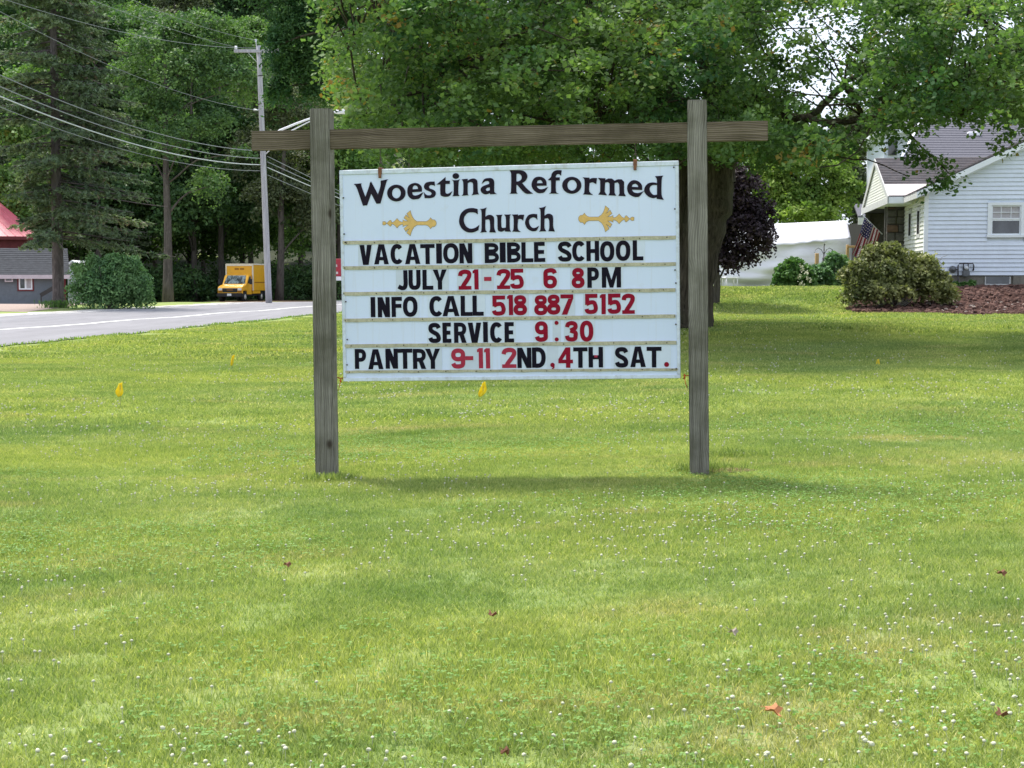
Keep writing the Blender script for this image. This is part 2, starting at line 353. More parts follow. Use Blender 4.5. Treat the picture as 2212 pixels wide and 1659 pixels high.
M['bark_grey'] = bark('grey bark', (.045, .040, .036), (.145, .125, .112), 1.0, 5)
M['bark_con'] = bark('conifer bark', (.06, .05, .048), (.17, .145, .14), 1.5, 7)
M['twig'] = bark('bare twigs', (.10, .09, .08), (.26, .24, .21), 1.0, 12)
M['leaf_maple'] = foliage('maple leaves', (0.022, 0.066, 0.026), (0.074, 0.16, 0.06), (0.25, 0.365, 0.115), .40, (.30, .17, .05))
M['leaf_locust'] = foliage('dark feathery leaves', (0.018, 0.062, 0.026), (0.05, 0.125, 0.045), (0.1, 0.19, 0.06), .3)
M['leaf_forest'] = foliage('woodland leaves', (0.028, 0.07, 0.034), (0.07, 0.145, 0.056), (0.14, 0.24, 0.075), .32)
M['leaf_forest2'] = foliage('bright woodland leaves', (0.045, 0.105, 0.038), (0.11, 0.215, 0.06), (0.21, 0.34, 0.085), .34)
M['leaf_forest3'] = foliage('olive woodland leaves', (0.045, 0.068, 0.04), (0.1, 0.13, 0.07), (0.17, 0.2, 0.1), .3)
M['needle'] = foliage('conifer needles', (0.06, 0.095, 0.065), (0.12, 0.175, 0.105), (0.2, 0.26, 0.15), .28, (.20, .15, .12))
M['leaf_shrub'] = foliage('shrub leaves', (0.035, 0.09, 0.045), (0.115, 0.23, 0.1), (0.22, 0.37, 0.15), .3)
M['leaf_purple'] = foliage('purple leaves', (.010, .006, .012), (.024, .013, .022), (.085, .06, .075), .15)
M['leaf_lime'] = foliage('lime green leaves', (0.05, 0.12, 0.03), (0.15, 0.26, 0.055), (0.33, 0.43, 0.1), .38)
M['leaf_azalea'] = foliage('olive shrub leaves', (0.05, 0.07, 0.03), (0.145, 0.165, 0.07), (0.31, 0.33, 0.14), .25, (.16, .10, .07))
M['leaf_hosta'] = foliage('deep green shrub leaves', (0.022, 0.07, 0.022), (0.07, 0.165, 0.045), (0.18, 0.31, 0.09), .3)
M['deadleaf'] = paint('dead leaf', (.50, .20, .08), .7, .3, 30)

# ------------------------------------------------------------------ ground
def grid_mesh(name, xs, ys, dz=0.0):
    X, Y = np.meshgrid(xs, ys); Z = H(X, Y) + dz
    V = np.stack([X, Y, Z], -1).reshape(-1, 3); nx, ny = len(xs), len(ys)
    i = (np.arange(ny - 1)[:, None] * nx + np.arange(nx - 1)[None]).ravel()
    F = np.stack([i, i + 1, i + nx + 1, i + nx], 1).ravel()
    return fast_mesh(name, V, F, 4, None, True)
def sinh_axis(a, b, k, n, c=0.0):
    t = np.linspace(np.arcsinh((a - c) / k), np.arcsinh((b - c) / k), n); return np.sinh(t) * k + c
lawn = obj('lawn', grid_mesh('lawn', sinh_axis(-900, 900, 9, 260), sinh_axis(-60, 2200, 14, 300, 12)), M['lawn'], kind='structure')
def near_edge(y): return -10.75 + 0.1 * (y - 31) + (0.006 * (y - 100) ** 2 if y > 100 else 0)
def road_z(y, o):
    if not 0 <= o <= 12: return Hs(near_edge(y) - o, y)
    k = min(5, int(o // 2)); f = (o - 2 * k) / 2; e = near_edge(y); return Hs(e - 2 * k, y) * (1 - f) + Hs(e - 2 * k - 2, y) * f
def road_strip(name, o0, o1, dz, mat, y0=-30, y1=190, kind='structure', wob=0.0, parent=None):
    ys = np.concatenate([np.arange(y0, 140, 1.0), np.arange(140, y1, 4.0)]); V = []; ns = 7 if abs(o1 - o0) > 2 else 2
    for y in ys:
        for k in range(ns):
            f = k / (ns - 1); x = near_edge(y) - (o0 + (o1 - o0) * f)
            if wob and k in (0, ns - 1): x += wob * (math.sin(y * 1.7 + k) * .5 + math.sin(y * 4.1) * .5)
            V.append((x, y, road_z(y, near_edge(y) - x) + dz))
    n = len(ys); i = (np.arange(n - 1)[:, None] * ns + np.arange(ns - 1)[None]).ravel()
    return obj(name, fast_mesh(name, np.array(V), np.stack([i, i + 1, i + ns + 1, i + ns], 1).ravel(), 4, None, True), mat, parent, kind)
road_strip('gravel_shoulder', 11.6, 13.3, .012, M['gravel'], wob=.3)
road_strip('road', 0.0, 12.0, .022, M['road'], wob=.08)
road_strip('road_edge_line', 4.4, 4.62, .028, M['roadpaint'])
road_strip('road_far_edge_line', 11.3, 11.45, .028, M['roadpaint'])
def patch(name, pts, dz, mat, kind='structure', res=.35, parent=None):   # a sheet over the terrain inside an outline
    P = np.array(pts); x0, y0 = P.min(0); x1, y1 = P.max(0)
    bm = bmesh.new(); fv = [bm.verts.new((x, y, 0)) for x, y in pts]; bm.faces.new(fv)
    for ax, lo, hi in ((0, x0, x1), (1, y0, y1)):
        k = lo + res
        while k < hi:
            co = (k, 0, 0) if ax == 0 else (0, k, 0); no = (1, 0, 0) if ax == 0 else (0, 1, 0)
            bmesh.ops.bisect_plane(bm, geom=bm.verts[:] + bm.edges[:] + bm.faces[:], plane_co=co, plane_no=no); k += res
    for v in bm.verts: v.co.z = Hs(v.co.x, v.co.y) + dz
    bmesh.ops.recalc_face_normals(bm, faces=bm.faces)
    me = bpy.data.meshes.new(name); bm.to_mesh(me); bm.free()
    if len(me.polygons) and me.polygons[0].normal.z < 0: me.flip_normals()
    return obj(name, me, mat, parent, kind)
patch('driveway', [(-44, 70), (-21.8, 66.5), (-22.6, 74), (-25.4, 88), (-26, 104), (-52, 104)], .015, M['gravelred'], res=2)
patch('gravel_turnout', [(-22, 96), (-14.5, 98), (-14.5, 118), (-23, 118)], .012, M['soil'], res=2)
MULCH = [(8.35, 37.2), (8.45, 36.5), (9.6, 35.8), (11, 35.5), (13, 35.7), (15, 36.2), (19, 36.5), (19, 42), (12, 41.9), (11, 42.4), (10.2, 41.6), (9.3, 39.5)]
patch('mulch_bed', MULCH, .03, M['mulch'])
patch('ditch_soil', [(-7.2, 39.6), (-6.6, 39.3), (-5.7, 38.8), (-4.6, 38.5), (-4.6, 38.8), (-5.8, 39.05), (-6.6, 39.5)], .012, M['soil'])
pr = onplane(1570, 1030, (0, 0, 0), (0, 0, 1))
patch('bare_soil_patch', [(pr.x - .16, pr.y - .05), (pr.x + .05, pr.y - .12), (pr.x + .22, pr.y - .02), (pr.x + .1, pr.y + .16), (pr.x - .12, pr.y + .14)], .012, M['soil'], res=.1)

# ------------------------------------------------------------------ the church sign
YAW = math.radians(7.4); SY = 10.6
EX = Vector((math.cos(YAW), -math.sin(YAW), 0)); NB = Vector((-math.sin(YAW), -math.cos(YAW), 0))
SO = Vector((0, SY, 0))
def sgn(u, v, d=0.0):                # photograph -> the sign's own plane, d metres behind the board's face
    p = onplane(u, v, SO - NB * d, NB); q = p - SO
    return Vector((q.dot(EX), d, p.z))
frame = empty('sign_support', 'tall weathered timber frame of two square posts and a long crossbar holding the church sign', 'sign frame', SO, -YAW)
def post(uL0, uR0, v0, uL1, uR1, v1):
    a, b = sgn(uL0, v0, -.055), sgn(uR0, v0, -.055); c, d = sgn(uL1, v1, -.055), sgn(uR1, v1, -.055)
    a.z = b.z = -.25; D = Vector((0, .142, 0)); off = Vector((0, .0, 0))
    m = MB(); N = 6; vs = []
    for i in range(N + 1):
        f = i / N; l = a.lerp(c, f); r = b.lerp(d, f); z = (l.z + r.z) / 2; w = .0015 * math.sin(i * 2.1)
        l = Vector((l.x + w, l.y, z)); r = Vector((r.x + w, r.y, z)); vs += [l, r, r + D, l + D]
    fs = [(3, 2, 1, 0), (N*4, N*4+1, N*4+2, N*4+3)]
    for i in range(N):
        for k in range(4): fs.append((i*4+k, i*4+(k+1) % 4, i*4+4+(k+1) % 4, i*4+4+k))
    m.add(vs, fs)
    me = m.mesh('post'); bm = bmesh.new(); bm.from_mesh(me); bmesh.ops.recalc_face_normals(bm, faces=bm.faces)
    ed = [e for e in bm.edges if len(e.link_faces) == 2 and e.calc_face_angle(0) > .8]
    bmesh.ops.bevel(bm, geom=ed, offset=.006, segments=2, affect='EDGES'); bm.to_mesh(me); bm.free()
    return obj('post', me, M['post'], frame)
post(681, 722, 1033, 668.5, 711, 234)
post(1490.5, 1533, 1028, 1484.5, 1527, 215)
def beam_seg(u0, vt0, vb0, u1, vt1, vb1):
    q = [sgn(u0, vb0, -.045), sgn(u1, vb1, -.045), sgn(u1, vt1, -.045), sgn(u0, vt0, -.045)]
    m = MB(); m.slab(q, (0, .04, 0)); return m.bevel('crossbar', M['beam'], frame, .004, 2)
beam_seg(543, 283, 325.5, 1659, 260.5, 303.5)

board = empty('sign_board', 'white church sign board with black and red lettering hanging inside the timber frame', 'sign', SO, -YAW)
TL, TR, BL, BR = sgn(733, 368), sgn(1466, 347), sgn(742, 824), sgn(1470, 817)
def bd(s, t, d=0.0):                 # place on the board: s 0-1 across, t 0-1 down
    p = TL.lerp(TR, s).lerp(BL.lerp(BR, s), t); return Vector((p.x, d, p.z))
m = MB(); m.slab([bd(.006, .988), bd(.994, .988), bd(.994, .012), bd(.006, .012)], (0, .05, 0)); m.build('panel', M['panel'], board)
def trimbar(a, b, c, d, name='edge_trim'):
    m = MB(); m.slab([a, b, c, d], (0, .064, 0)); return m.bevel(name, M['panelframe'], board, .003)
e = -.007
trimbar(bd(0, .022, e), bd(1, .022, e), bd(1, 0, e), bd(0, 0, e))
trimbar(bd(0, 1, e), bd(1, 1, e), bd(1, .982, e), bd(0, .982, e))
trimbar(bd(0, .981, e - .001), bd(.010, .981, e - .001), bd(.010, .023, e - .001), bd(0, .023, e - .001))
trimbar(bd(.990, .981, e - .001), bd(1, .981, e - .001), bd(1, .023, e - .001), bd(.990, .023, e - .001))

# polygons traced from the header and turned into raised cut letters
def curve_poly(name, outs, depth, mat, parent, offset=0.0, y=0.0):
    cu = bpy.data.curves.new(name, 'CURVE'); cu.dimensions = '2D'; cu.fill_mode = 'BOTH'; cu.extrude = depth / 2; cu.offset = offset
    for pts in outs:
        sp = cu.splines.new('POLY'); sp.points.add(len(pts) - 1); sp.use_cyclic_u = True
        for p, q in zip(sp.points, pts): p.co = (q[0], q[1], 0, 1)
    tmp = bpy.data.objects.new('tmp', cu); me = bpy.data.meshes.new_from_object(tmp); me.name = name
    bpy.data.objects.remove(tmp); bpy.data.curves.remove(cu); me.materials.clear()
    for v in me.vertices: x, yy, zz = v.co; v.co = (x, y - zz, yy)
    return obj(name, me, mat, parent)
def smooth_poly(pts, corner=50):     # rounds the gentle corners of a traced outline, keeps the sharp ones
    n = len(pts); out = []
    P = [Vector(p) for p in pts]
    if (P[0] - P[-1]).length < 1: P.pop(); n -= 1
    sharp = []
    for i in range(n):
        a = P[i] - P[i-1]; b = P[(i+1) % n] - P[i]; sharp.append(a.angle(b, 0) > math.radians(corner))
    for i in range(n):
        p0, p1, p2, p3 = P[i-1], P[i], P[(i+1) % n], P[(i+2) % n]
        if sharp[i]: p0 = p1 - (p2 - p1)
        if sharp[(i+1) % n]: p3 = p2 + (p2 - p1)
        if sharp[i] and sharp[(i+1) % n]: out.append(p1); continue
        for k in range(4):
            t = k / 4; q = 0.5 * ((2*p1) + (p2-p0)*t + (2*p0-5*p1+4*p2-p3)*t*t + (3*p1-p0-3*p2+p3)*t**3); out.append(q)
    return [(q.x, q.y) for q in out]
def ell(cx, cy, rx, ry, n=28, rot=0): 
    return [(cx + rx*math.cos(a)*math.cos(rot) - ry*math.sin(a)*math.sin(rot), cy + rx*math.cos(a)*math.sin(rot) + ry*math.sin(a)*math.cos(rot)) for a in [2*math.pi*i/n for i in range(n)]]
VIEWS = {'A': (1380, 660, 3.6867), 'B': (1980, 640, 3.3515), 'C': (1780, 780, 4.8087), 'D': (1480, 810, 7.9)}
def trace(view, x, y):
    ox, oy, s = VIEWS[view]; p = sgn((ox + x / s) * .5486, (oy + y / s) * .5486); return (p.x, p.z)
HEAD = [
('A', [[(50,238),(163,228),(158,262),(218,425),(272,272),(283,225),(300,203),(320,240),(400,388),(436,270),(440,190),(550,168),(522,212),(437,520),(378,524),(302,378),(243,546),(182,552),(95,300)]]),
('A', [ell(667,369,134,122), ell(668,370,64,76)]),
('A', [[(1060,355),(1010,440),(960,458),(900,460),(850,425),(828,370),(830,300),(855,255),(900,230),(945,222),(990,235),(1025,265),(1038,300),(1038,348),(897,358),(905,390),(935,405),(985,395)], [(903,315),(905,285),(925,262),(950,260),(975,280),(982,310)]]),
('A', [[(1228,268),(1195,255),(1160,255),(1140,275),(1150,300),(1200,320),(1235,350),(1238,390),(1215,425),(1165,442),(1078,443),(1066,356),(1090,385),(1125,402),(1165,400),(1180,380),(1165,355),(1110,330),(1075,305),(1070,260),(1095,222),(1145,205),(1222,202)]]),
('A', [[(1250,245),(1380,138),(1382,190),(1445,190),(1442,236),(1380,238),(1378,340),(1385,370),(1405,380),(1440,368),(1478,342),(1450,400),(1415,420),(1370,424),(1325,412),(1305,380),(1305,245)]]),
('A', [ell(1530,122,48,42), [(1468,172),(1500,183),(1560,180),(1594,168),(1572,210),(1566,370),(1582,410),(1480,415),(1497,375),(1497,215)]]),
('A', [[(1616,170),(1702,162),(1702,190),(1740,168),(1790,158),(1825,172),(1843,205),(1850,350),(1869,388),(1815,392),(1760,400),(1780,362),(1780,240),(1765,214),(1735,210),(1704,225),(1702,370),(1717,400),(1616,408),(1637,372),(1638,222)]]),
('A', [[(1905,235),(1935,175),(1975,155),(2040,152),(2075,175),(2088,215),(2088,340),(2100,365),(2124,383),(2030,387),(2020,370),(1985,387),(1940,385),(1905,360),(1890,325),(1900,290),(1935,265),(2015,235),(2015,210),(1995,195),(1955,202)], [(1966,312),(1985,295),(2024,286),(2024,328),(1990,340),(1970,330)]]),
('B', [[(90,102),(230,102),(290,120),(320,160),(322,200),(295,245),(255,270),(320,345),(398,410),(295,405),(195,300),(180,298),(180,385),(197,410),(90,412),(108,375),(110,160)], [(180,150),(215,148),(245,175),(247,215),(220,242),(180,252)]]),
('B', [[(600,320),(550,390),(510,403),(465,403),(415,370),(385,325),(380,280),(400,225),(440,192),(500,188),(545,208),(575,250),(578,305),(448,308),(460,335),(500,352),(545,345)], [(448,272),(460,242),(490,228),(515,245),(527,272)]]),
('B', [[(592,232),(635,190),(645,150),(675,115),(720,100),(777,102),(768,175),(745,155),(715,155),(700,180),(700,195),(752,195),(752,236),(700,238),(702,380),(737,410),(610,410),(636,380),(636,236)]]),
('B', [ell(910,300,127,112), ell(914,300,62,70)]),
('B', [[(1053,195),(1145,200),(1145,222),(1180,205),(1244,205),(1232,287),(1190,262),(1145,270),(1142,380),(1192,427),(1058,420),(1076,385),(1078,235)]]),
('B', [[(1256,203),(1355,208),(1352,230),(1395,210),(1440,212),(1475,240),(1520,220),(1570,222),(1600,255),(1602,400),(1622,445),(1525,440),(1540,405),(1535,285),(1515,262),(1475,270),(1475,400),(1497,438),(1395,433),(1410,395),(1408,275),(1385,258),(1350,265),(1345,385),(1374,432),(1260,423),(1285,385),(1285,240)]]),
('B', [[(1862,375),(1810,440),(1780,455),(1730,452),(1670,420),(1642,360),(1648,295),(1690,245),(1745,233),(1800,255),(1835,300),(1840,362),(1705,358),(1725,390),(1770,402),(1815,395)], [(1702,320),(1714,292),(1750,278),(1780,300),(1786,324)]]),
('B', [[(2008,180),(2117,173),(2098,220),(2095,420),(2124,492),(2030,480),(2030,460),(1985,470),(1930,455),(1885,415),(1865,370),(1880,315),(1920,275),(1980,262),(2035,270),(2030,215)], [(1942,325),(1970,300),(2035,295),(2035,425),(1985,425),(1950,390),(1938,355)]]),
('C', [[(485,208),(488,307),(440,278),(370,270),(300,280),(245,335),(225,400),(230,460),(265,530),(330,575),(400,575),(460,550),(517,506),(500,605),(430,640),(350,653),(265,635),(190,580),(145,500),(135,420),(160,310),(230,230),(310,195),(380,188),(440,195)]]),
('C', [[(528,205),(590,200),(657,178),(638,230),(632,355),(680,322),(735,318),(780,345),(798,395),(800,560),(830,652),(705,647),(722,580),(715,430),(690,400),(632,412),(632,585),(660,642),(533,652),(558,590),(558,260)]]),
('C', [[(830,320),(957,315),(935,360),(935,530),(955,565),(1005,562),(1020,540),(1018,370),(988,312),(1117,310),(1095,350),(1095,570),(1117,636),(1005,632),(1000,605),(955,632),(905,632),(865,590),(858,370)]]),
('C', [[(1133,312),(1250,308),(1250,335),(1290,315),(1366,315),(1348,427),(1300,395),(1250,402),(1245,575),(1300,640),(1138,633),(1165,580),(1165,370)]]),
('C', [[(1612,303),(1616,412),(1580,375),(1535,365),(1480,390),(1458,440),(1475,510),(1520,560),(1580,560),(1648,523),(1610,605),(1560,628),(1500,622),(1430,580),(1388,500),(1390,420),(1440,330),(1520,300)]]),
('C', [[(1643,185),(1710,178),(1780,153),(1755,215),(1752,335),(1800,300),(1860,298),(1905,335),(1915,400),(1917,540),(1947,632),(1825,627),(1842,560),(1840,430),(1815,378),(1752,390),(1752,560),(1784,627),(1650,632),(1675,570),(1675,250)]]),
]
for view, outs in HEAD:
    polys = []
    for o in outs:
        o = o if len(o) == 28 else smooth_poly(o)
        polys.append([trace(view, *p) for p in o])
    curve_poly('header_letter', polys, .004, M['header'], board, 0, -.002)
TOP = [(215,545),(217,500),(262,490),(300,505),(325,541),(350,540),(400,490),(445,452),(478,470),(485,520),(530,520),(590,480),(660,400),(720,470),(780,505),(845,515),(848,448),(900,475),(1020,490),(940,430),(880,380),(935,288),(985,345),(1075,400),(1010,330),(965,245),(1072,160),(1095,250),(1130,340),(1190,430),(1280,492),(1560,492),(1620,470),(1670,430),(1700,378),(1760,440),(1820,440),(1868,490),(1880,545)]
FIN = TOP + [(x, 1088 - y) for x, y in TOP[-2:0:-1]]
for k in range(2):
    pts = [trace('D', x, y) if k == 0 else trace('B', 1730 - (x - 215) * .439, 742 - (y - 545) * .439) for x, y in FIN]
    if k: pts = pts[::-1]
    f = curve_poly('ornament', [pts], .0024, M['gold'], board, 0, -.0022); f['label'] = 'gold scroll ornament ' + ('left' if k == 0 else 'right') + ' of the word Church'
    curve_poly('ornament_outline', [pts], .0012, M['goldline'], f, .0022, -.0008)

# changeable letters: strokes of constant width
TH = .215
def ribbon(pts, t=TH, closed=False, sm=True):
    P = [Vector((p[0], p[1])) for p in pts]
    if sm:
        n = len(P); Q = []
        rng_ = range(n if closed else n - 1)
        for i in rng_:
            p1, p2 = P[i], P[(i+1) % n]; p0 = P[i-1] if (closed or i > 0) else p1; p3 = P[(i+2) % n] if (closed or i + 2 < n) else p2
            for k in range(5):
                s = k / 5; Q.append(0.5 * ((2*p1) + (p2-p0)*s + (2*p0-5*p1+4*p2-p3)*s*s + (3*p1-p0-3*p2+p3)*s**3))
        if not closed: Q.append(P[-1])
        P = Q
    n = len(P); L = []; R = []
    for i in range(n):
        a = P[i-1] if (closed or i > 0) else P[i]; b = P[(i+1) % n] if (closed or i < n-1) else P[i]
        d = (b - a).normalized(); q = Vector((-d.y, d.x)) * t / 2; L.append(P[i] + q); R.append(P[i] - q)
    return ('strip', L, R, closed)
def rect(x0, y0, x1, y1): return ('poly', [(x0,y0),(x1,y0),(x1,y1),(x0,y1)])
def ringp(cx, cy, rx, ry, n=20, e=.85):
    out = []
    for i in range(n):
        a = 2*math.pi*i/n; c, s = math.cos(a), math.sin(a)
        out.append((cx + rx*math.copysign(abs(c)**e, c), cy + ry*math.copysign(abs(s)**e, s)))
    return out
def arc(cx, cy, rx, ry, a0, a1, n=9, e=.88):
    out = []
    for i in range(n):
        a = math.radians(a0 + (a1 - a0)*i/(n-1)); c, s = math.cos(a), math.sin(a)
        out.append((cx + rx*math.copysign(abs(c)**e, c), cy + ry*math.copysign(abs(s)**e, s)))
    return out
def glyph(ch, W):
    t = TH; a = t / 2; X = lambda f: f * W
    h = t * .92
    if ch == 'I': return [rect(0,0,W,1)]
    if ch == 'L': return [rect(0,0,t,1), rect(t*.9,0,W,h)]
    if ch == 'T': return [rect(0,1-h,W,1), rect(W/2-a,0,W/2+a,1-h*.9)]
    if ch == 'E': return [rect(0,0,t,1), rect(t*.9,0,W,h), rect(t*.9,1-h,W*.97,1), rect(t*.9,.5-h/2,W*.9,.5+h/2)]
    if ch == 'F': return [rect(0,0,t,1), rect(t*.9,1-h,W,1), rect(t*.9,.55-h/2,W*.95,.55+h/2)]
    if ch == 'H': return [rect(0,0,t,1), rect(W-t,0,W,1), rect(t*.9,.5-h/2,W-t*.9,.5+h/2)]
    if ch == 'V': return [('poly', [(0,1),(t*1.12,1),(W/2,.40),(W-t*1.12,1),(W,1),(W/2+t*.66,0),(W/2-t*.66,0)])]
    if ch == 'A': return [('poly', [(0,0),(t*1.1,0),(W/2,.78),(W-t*1.1,0),(W,0),(W/2+t*.66,1),(W/2-t*.66,1)]), rect(W*.22,.20,W*.78,.37)]
    if ch == 'N': return [rect(0,0,t,1), rect(W-t,0,W,1), ('poly', [(0,1),(t*1.15,1),(W,0),(W-t*1.15,0)])]
    if ch == 'M': return [('poly', [(0,0),(0,1),(t*1.3,1),(W/2,.38),(W-t*1.3,1),(W,1),(W,0),(W-t,0),(W-t,.60),(W/2+t*.4,0),(W/2-t*.4,0),(t,.60),(t,0)])]
    if ch == 'Y': return [('poly', [(0,1),(t*1.15,1),(W/2,.60),(W-t*1.15,1),(W,1),(W/2+a,.42),(W/2+a,0),(W/2-a,0),(W/2-a,.42)])]
    if ch == 'O' or ch == '0': return [ribbon(ringp(W/2,.5,W/2-a,.5-a*.95), t, True)]
    if ch == 'C': return [ribbon(arc(W/2+.01,.5,W/2-a,.5-a*.95,42,318,16), t)]
    if ch == 'D': return [rect(0,0,t,1), ribbon([(t*.8,a*.95),(W*.42,a*.95)] + arc(W*.42,.5,W*.58-a,.5-a*.95,-70,70,9) + [(W*.42,1-a*.95),(t*.8,1-a*.95)], t)]
    if ch == 'P': return [rect(0,0,t,1), ribbon([(t*.8,1-a*.92),(W*.5,1-a*.92)] + arc(W*.5,.68,W*.5-a,.32-a*.92,65,-65,7) + [(W*.5,.36+a*.92),(t*.8,.36+a*.92)], t*.92)]
    if ch == 'R': return glyph('P', W) + [('poly', [(W*.42,.42),(W*.42+t*1.05,.42),(W,0),(W-t*1.12,0)])]
    if ch == 'B': return [rect(0,0,t,1), ribbon([(t*.8,1-a*.9),(W*.45,1-a*.9)] + arc(W*.45,.745,W*.52-a,.255-a*.9,65,-65,7) + [(W*.45,.49+a*.9),(t*.8,.49+a*.9)], t*.9),
                          ribbon([(t*.8,.56-a*.9),(W*.45,.56-a*.9)] + arc(W*.45,.28,W*.55-a,.28-a*.9,65,-65,7) + [(W*.45,a*.9),(t*.8,a*.9)], t*.9)]
    if ch == 'S': return [ribbon([(W-.09,.735),(X(.74),.86),(X(.5),1-a),(X(.24),.85),(a,.70),(X(.30),.575),(X(.68),.44),(W-a,.29),(X(.78),.14),(X(.5),a),(X(.24),.14),(.09,.265)], t)]
    if ch == 'J': return [ribbon([(W-a,1),(W-a,.62),(W-a,.30),(X(.68),.135),(X(.42),a),(X(.10),.19)], t)]
    if ch == 'U': return [ribbon([(a,1),(a,.65),(a,.32),(X(.27),.15),(X(.5),a),(X(.73),.15),(W-a,.32),(W-a,.65),(W-a,1)], t)]
    if ch == '1': return [rect(W-t*.98,0,W,1), ('poly', [(W-t*1.35,.80),(W-t*.9,.82),(W-t*.9,1),(W-t*1.1,.96),(W-t*1.35,.93)])]
    if ch == '2': return [ribbon([(a*.8,.68),(X(.20),.83),(X(.5),1-a),(X(.80),.84),(W-a,.68),(X(.66),.47),(X(.42),.25),(X(.26),.05)], t), rect(0,0,W,h*.92)]
    if ch == '3': return [ribbon([(a*.8,.70),(X(.22),.84),(X(.5),1-a),(X(.78),.84),(X(.80),.66),(X(.40),.535)], t*.95), ribbon([(X(.40),.535),(X(.80),.44),(W-a,.28),(X(.76),.14),(X(.48),a),(X(.20),.15),(a*.7,.29)], t*.95)]
    if ch == '4': return [rect(X(.52),0,X(.52)+t,1), rect(0,.22,W,.22+h*.9), ('poly', [(0,.30),(0,.42),(X(.50),1),(X(.60),1),(X(.55),.70),(X(.24),.36),(X(.20),.30)])]
    if ch == '5': return [rect(X(.02),1-h,X(.96),1), ('poly', [(X(.02),.46),(X(.02)+t*.95,.46),(X(.02)+t*.95,1-h*.9),(X(.02),1-h*.9)]), ribbon([(X(.12),.50),(X(.40),.575),(X(.70),.56),(W-a,.34),(X(.76),.155),(X(.46),a),(X(.20),.14),(a*.8,.26)], t*.96)]
    if ch == '6': return [ribbon(ringp(W/2,.32,W/2-a,.32-a), t, True), ribbon([(W-a*.9,.74),(X(.76),.86),(X(.5),1-a),(X(.2),.83),(a,.62),(a,.34)], t)]
    if ch == '9': return [ribbon(ringp(W/2,.68,W/2-a,.32-a), t, True), ribbon([(a*.9,.26),(X(.24),.14),(X(.5),a),(X(.8),.17),(W-a,.38),(W-a,.66)], t)]
    if ch == '8': return [ribbon(ringp(W/2,.285,W/2-a,.285-a,16), t, True), ribbon(ringp(W/2,.745,W*.46-a,.255-a,16), t*.95, True)]
    if ch == '7': return [rect(0,1-h,W,1), ('poly', [(W-t*1.15,1-h*1.1),(W,1-h*.98),(X(.42)+t*.3,0),(X(.08),0)])]
    if ch == '-': return [rect(0,.40,W,.60)]
    if ch == '.': return [('poly', [(W/2+.12*math.cos(i*.393), .12+.12*math.sin(i*.393)) for i in range(16)])]
    if ch == ':': return [('poly', [(W/2+.10*math.cos(i*.393), yy+.10*math.sin(i*.393)) for i in range(16)]) for yy in (.11,.91)]
    if ch == ',': return [('poly', [(W/2+.11*math.cos(i*.393), .13+.11*math.sin(i*.393)) for i in range(16)]), ('poly', [(W/2+.09,.16),(W/2+.10,.0),(W/2-.02,-.12),(W/2-.06,-.08),(W/2+.01,0),(W/2,.1)])]
def letter_mesh(ch, W, Hh, depth=.0022):
    m = MB(); k = 0
    for g in glyph(ch, W):
        y0 = -depth - k * .00025; k += 1
        if g[0] == 'poly':
            P = [(x*Hh, y*Hh) for x, y in g[1]]; n = len(P)
            m.add([(x, y0, z) for x, z in P] + [(x, 0, z) for x, z in P], [tuple(range(n)), tuple(range(2*n-1, n-1, -1))] + [(i, i+n, (i+1) % n + n, (i+1) % n) for i in range(n)])
        else:
            _, L, R, closed = g; n = len(L); vs = []
            for l, r in zip(L, R): vs += [(l.x*Hh, y0, l.y*Hh), (r.x*Hh, y0, r.y*Hh), (r.x*Hh, 0, r.y*Hh), (l.x*Hh, 0, l.y*Hh)]
            fs = []
            for i in range(n if closed else n-1):
                j = (i+1) % n
                for q in range(4): fs.append((i*4+q, i*4+(q+1) % 4, j*4+(q+1) % 4, j*4+q))
            if not closed: fs += [(3,2,1,0), ((n-1)*4, (n-1)*4+1, (n-1)*4+2, (n-1)*4+3)]
            m.add(vs, fs)
    me = m.mesh('letter'); bm = bmesh.new(); bm.from_mesh(me); bmesh.ops.recalc_face_normals(bm, faces=bm.faces); bm.to_mesh(me); bm.free(); return me
K2 = lambda x, y: (658.3 + .3844*x, 329.2 + .3844*y)
K3 = lambda x, y: (658.3 + .3844*x, 570.6 + .3844*y)
B_, R_, F_ = 'ink', 'inkred', 'inkfade'
